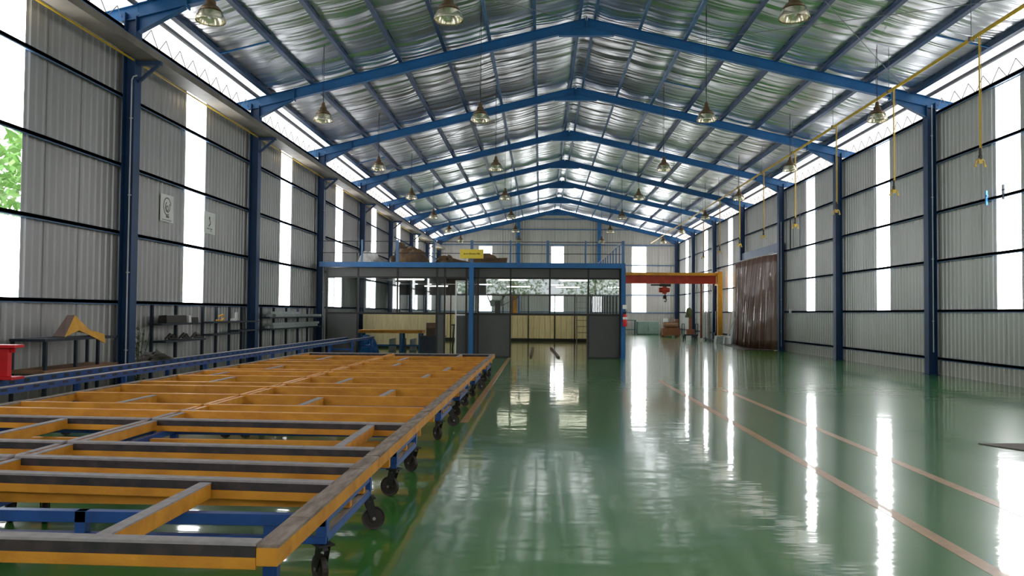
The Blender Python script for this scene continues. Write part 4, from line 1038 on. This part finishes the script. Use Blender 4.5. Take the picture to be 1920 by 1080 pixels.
t = thing('low_bench', 'teal steel bench frame by the far wall beside the mezzanine column', 'bench', (6.2, 61.4, 0))
m2 = MB(); m2.box(-1.3, .9, -.35, .35, 1.05, 1.12); m2.build('top', M['teal'], t)
m2 = MB(); m2.box(-1.3, .9, -.3, .3, .35, .42); m2.build('shelf', M['teal'], t)
for x in (-1.25, -.2, .85):
    for y in (-.3, .3): m2 = MB(); m2.box(x - .03, x + .03, y - .03, y + .03, 0, 1.05); m2.build('leg', M['teal'], t)
junk_box('dark_crate', 9.35, 61.0, 61.6, 0, .55, M['junk'], 'dark green crate in the far right corner', 'crate', .8)

# small fittings on the right wall
m2 = MB(); m2.box(-.03, .03, -.09, .09, -.09, .09); o = m2.build('switch_box', M['white'], bevel=.01); o.location = (WR - .15, 34.7, 1.72); tag(o, 'small white switch box on the right wall rail next to the brown curtain', 'switch box')
for k, (y, z, m_, l_) in enumerate(((19.55, 4.36, 'blue_clip', 'bright blue clip on the right wall rail near the picture edge'), (18.85, 4.40, 'dark_steel', 'dark clip on the rail in front of the bright strip at the right edge'))):
    m2 = MB(); m2.box(-.02, .02, -.02, .02, -.17, .17); m2.bar((0, -.05, .05), (0, .05, .05), .03, .03); o = m2.build('rail_clip', M[m_]); o.location = (WR - .14, y, z); tag(o, l_, 'clip')
for k, y in enumerate((33.4, 34.7)):
    m2 = MB(); m2.box(-.02, .02, -.03, .03, -.65, .65); o = m2.build('vertical_strap', M['dark_steel']); o.location = (WR - .14, y, 5.0); tag(o, 'dark vertical bar between two right wall rails, %s the bright strip' % ('nearer to', 'farther from')[k], 'bar')

# floor markings
for k, (x, y0, y1, nm) in enumerate(((-1.08, 11.5, 28.3, 'left, beside the tables'), (2.77, 3.0, 19.3, 'middle of the right half'), (3.79, 3.0, 17.0, 'nearest the right wall'))):
    m2 = MB(); m2.box(x - .055, x + .055, y0, y1, .0006, .002); tag(m2.build('floor_line', M['line']), 'faded orange line painted on the green floor, %s' % nm, 'floor line', 'painted floor lines')
m2 = MB(); m2.prism([(5.33, 10.16), (7.8, 10.35), (7.6, 8.6), (6.4, 8.3)], 'z', .001, .012)
tag(m2.build('flat_board', M['mat_grey']), 'grey brown flat board lying on the floor at the right picture edge', 'board')

# trees outside
def tree(x, y, h, r, label, seed, n=1700, z0=None):
    t = thing('tree', label, 'tree', (x, y, -.2)); rn = random.Random(seed)
    m2 = MB(); m2.tube([(0, 0, 0), (.1, .05, h * .3), (0, .1, h * .6), (.1, 0, h * .85)], [.16, .13, .09, .04], 8); m2.build('trunk', M['bark'], t)
    m2 = MB()
    for i in range(n):
        a = rn.uniform(0, 6.283); b = rn.uniform(-1, 1); q = r * rn.random() ** .4
        c = Vector((q * math.cos(a) * math.sqrt(1 - b * b), q * math.sin(a) * math.sqrt(1 - b * b), h * .62 + q * b * (h * .42 / r)))
        u = Vector((rn.uniform(-1, 1), rn.uniform(-1, 1), rn.uniform(-1, 1))).normalized() * .16; w = u.cross(Vector((rn.uniform(-1, 1), rn.uniform(-1, 1), .5))).normalized() * .07
        m2.quad(tuple(c - u), tuple(c + w), tuple(c + u), tuple(c - w))
    m2.build('foliage', M['leaf'], t); return t
tree(-13.0, 17.5, 6.5, 2.6, 'bright green tree outside the left wall, seen through the clear pane', 1, 3000)
tree(-2.5, -16, 7.0, 3.2, 'green tree outside the open gate behind the camera, left one', 2, 1500)
tree(5.0, -19, 7.5, 3.6, 'green tree outside the open gate behind the camera, right one', 3, 1500)
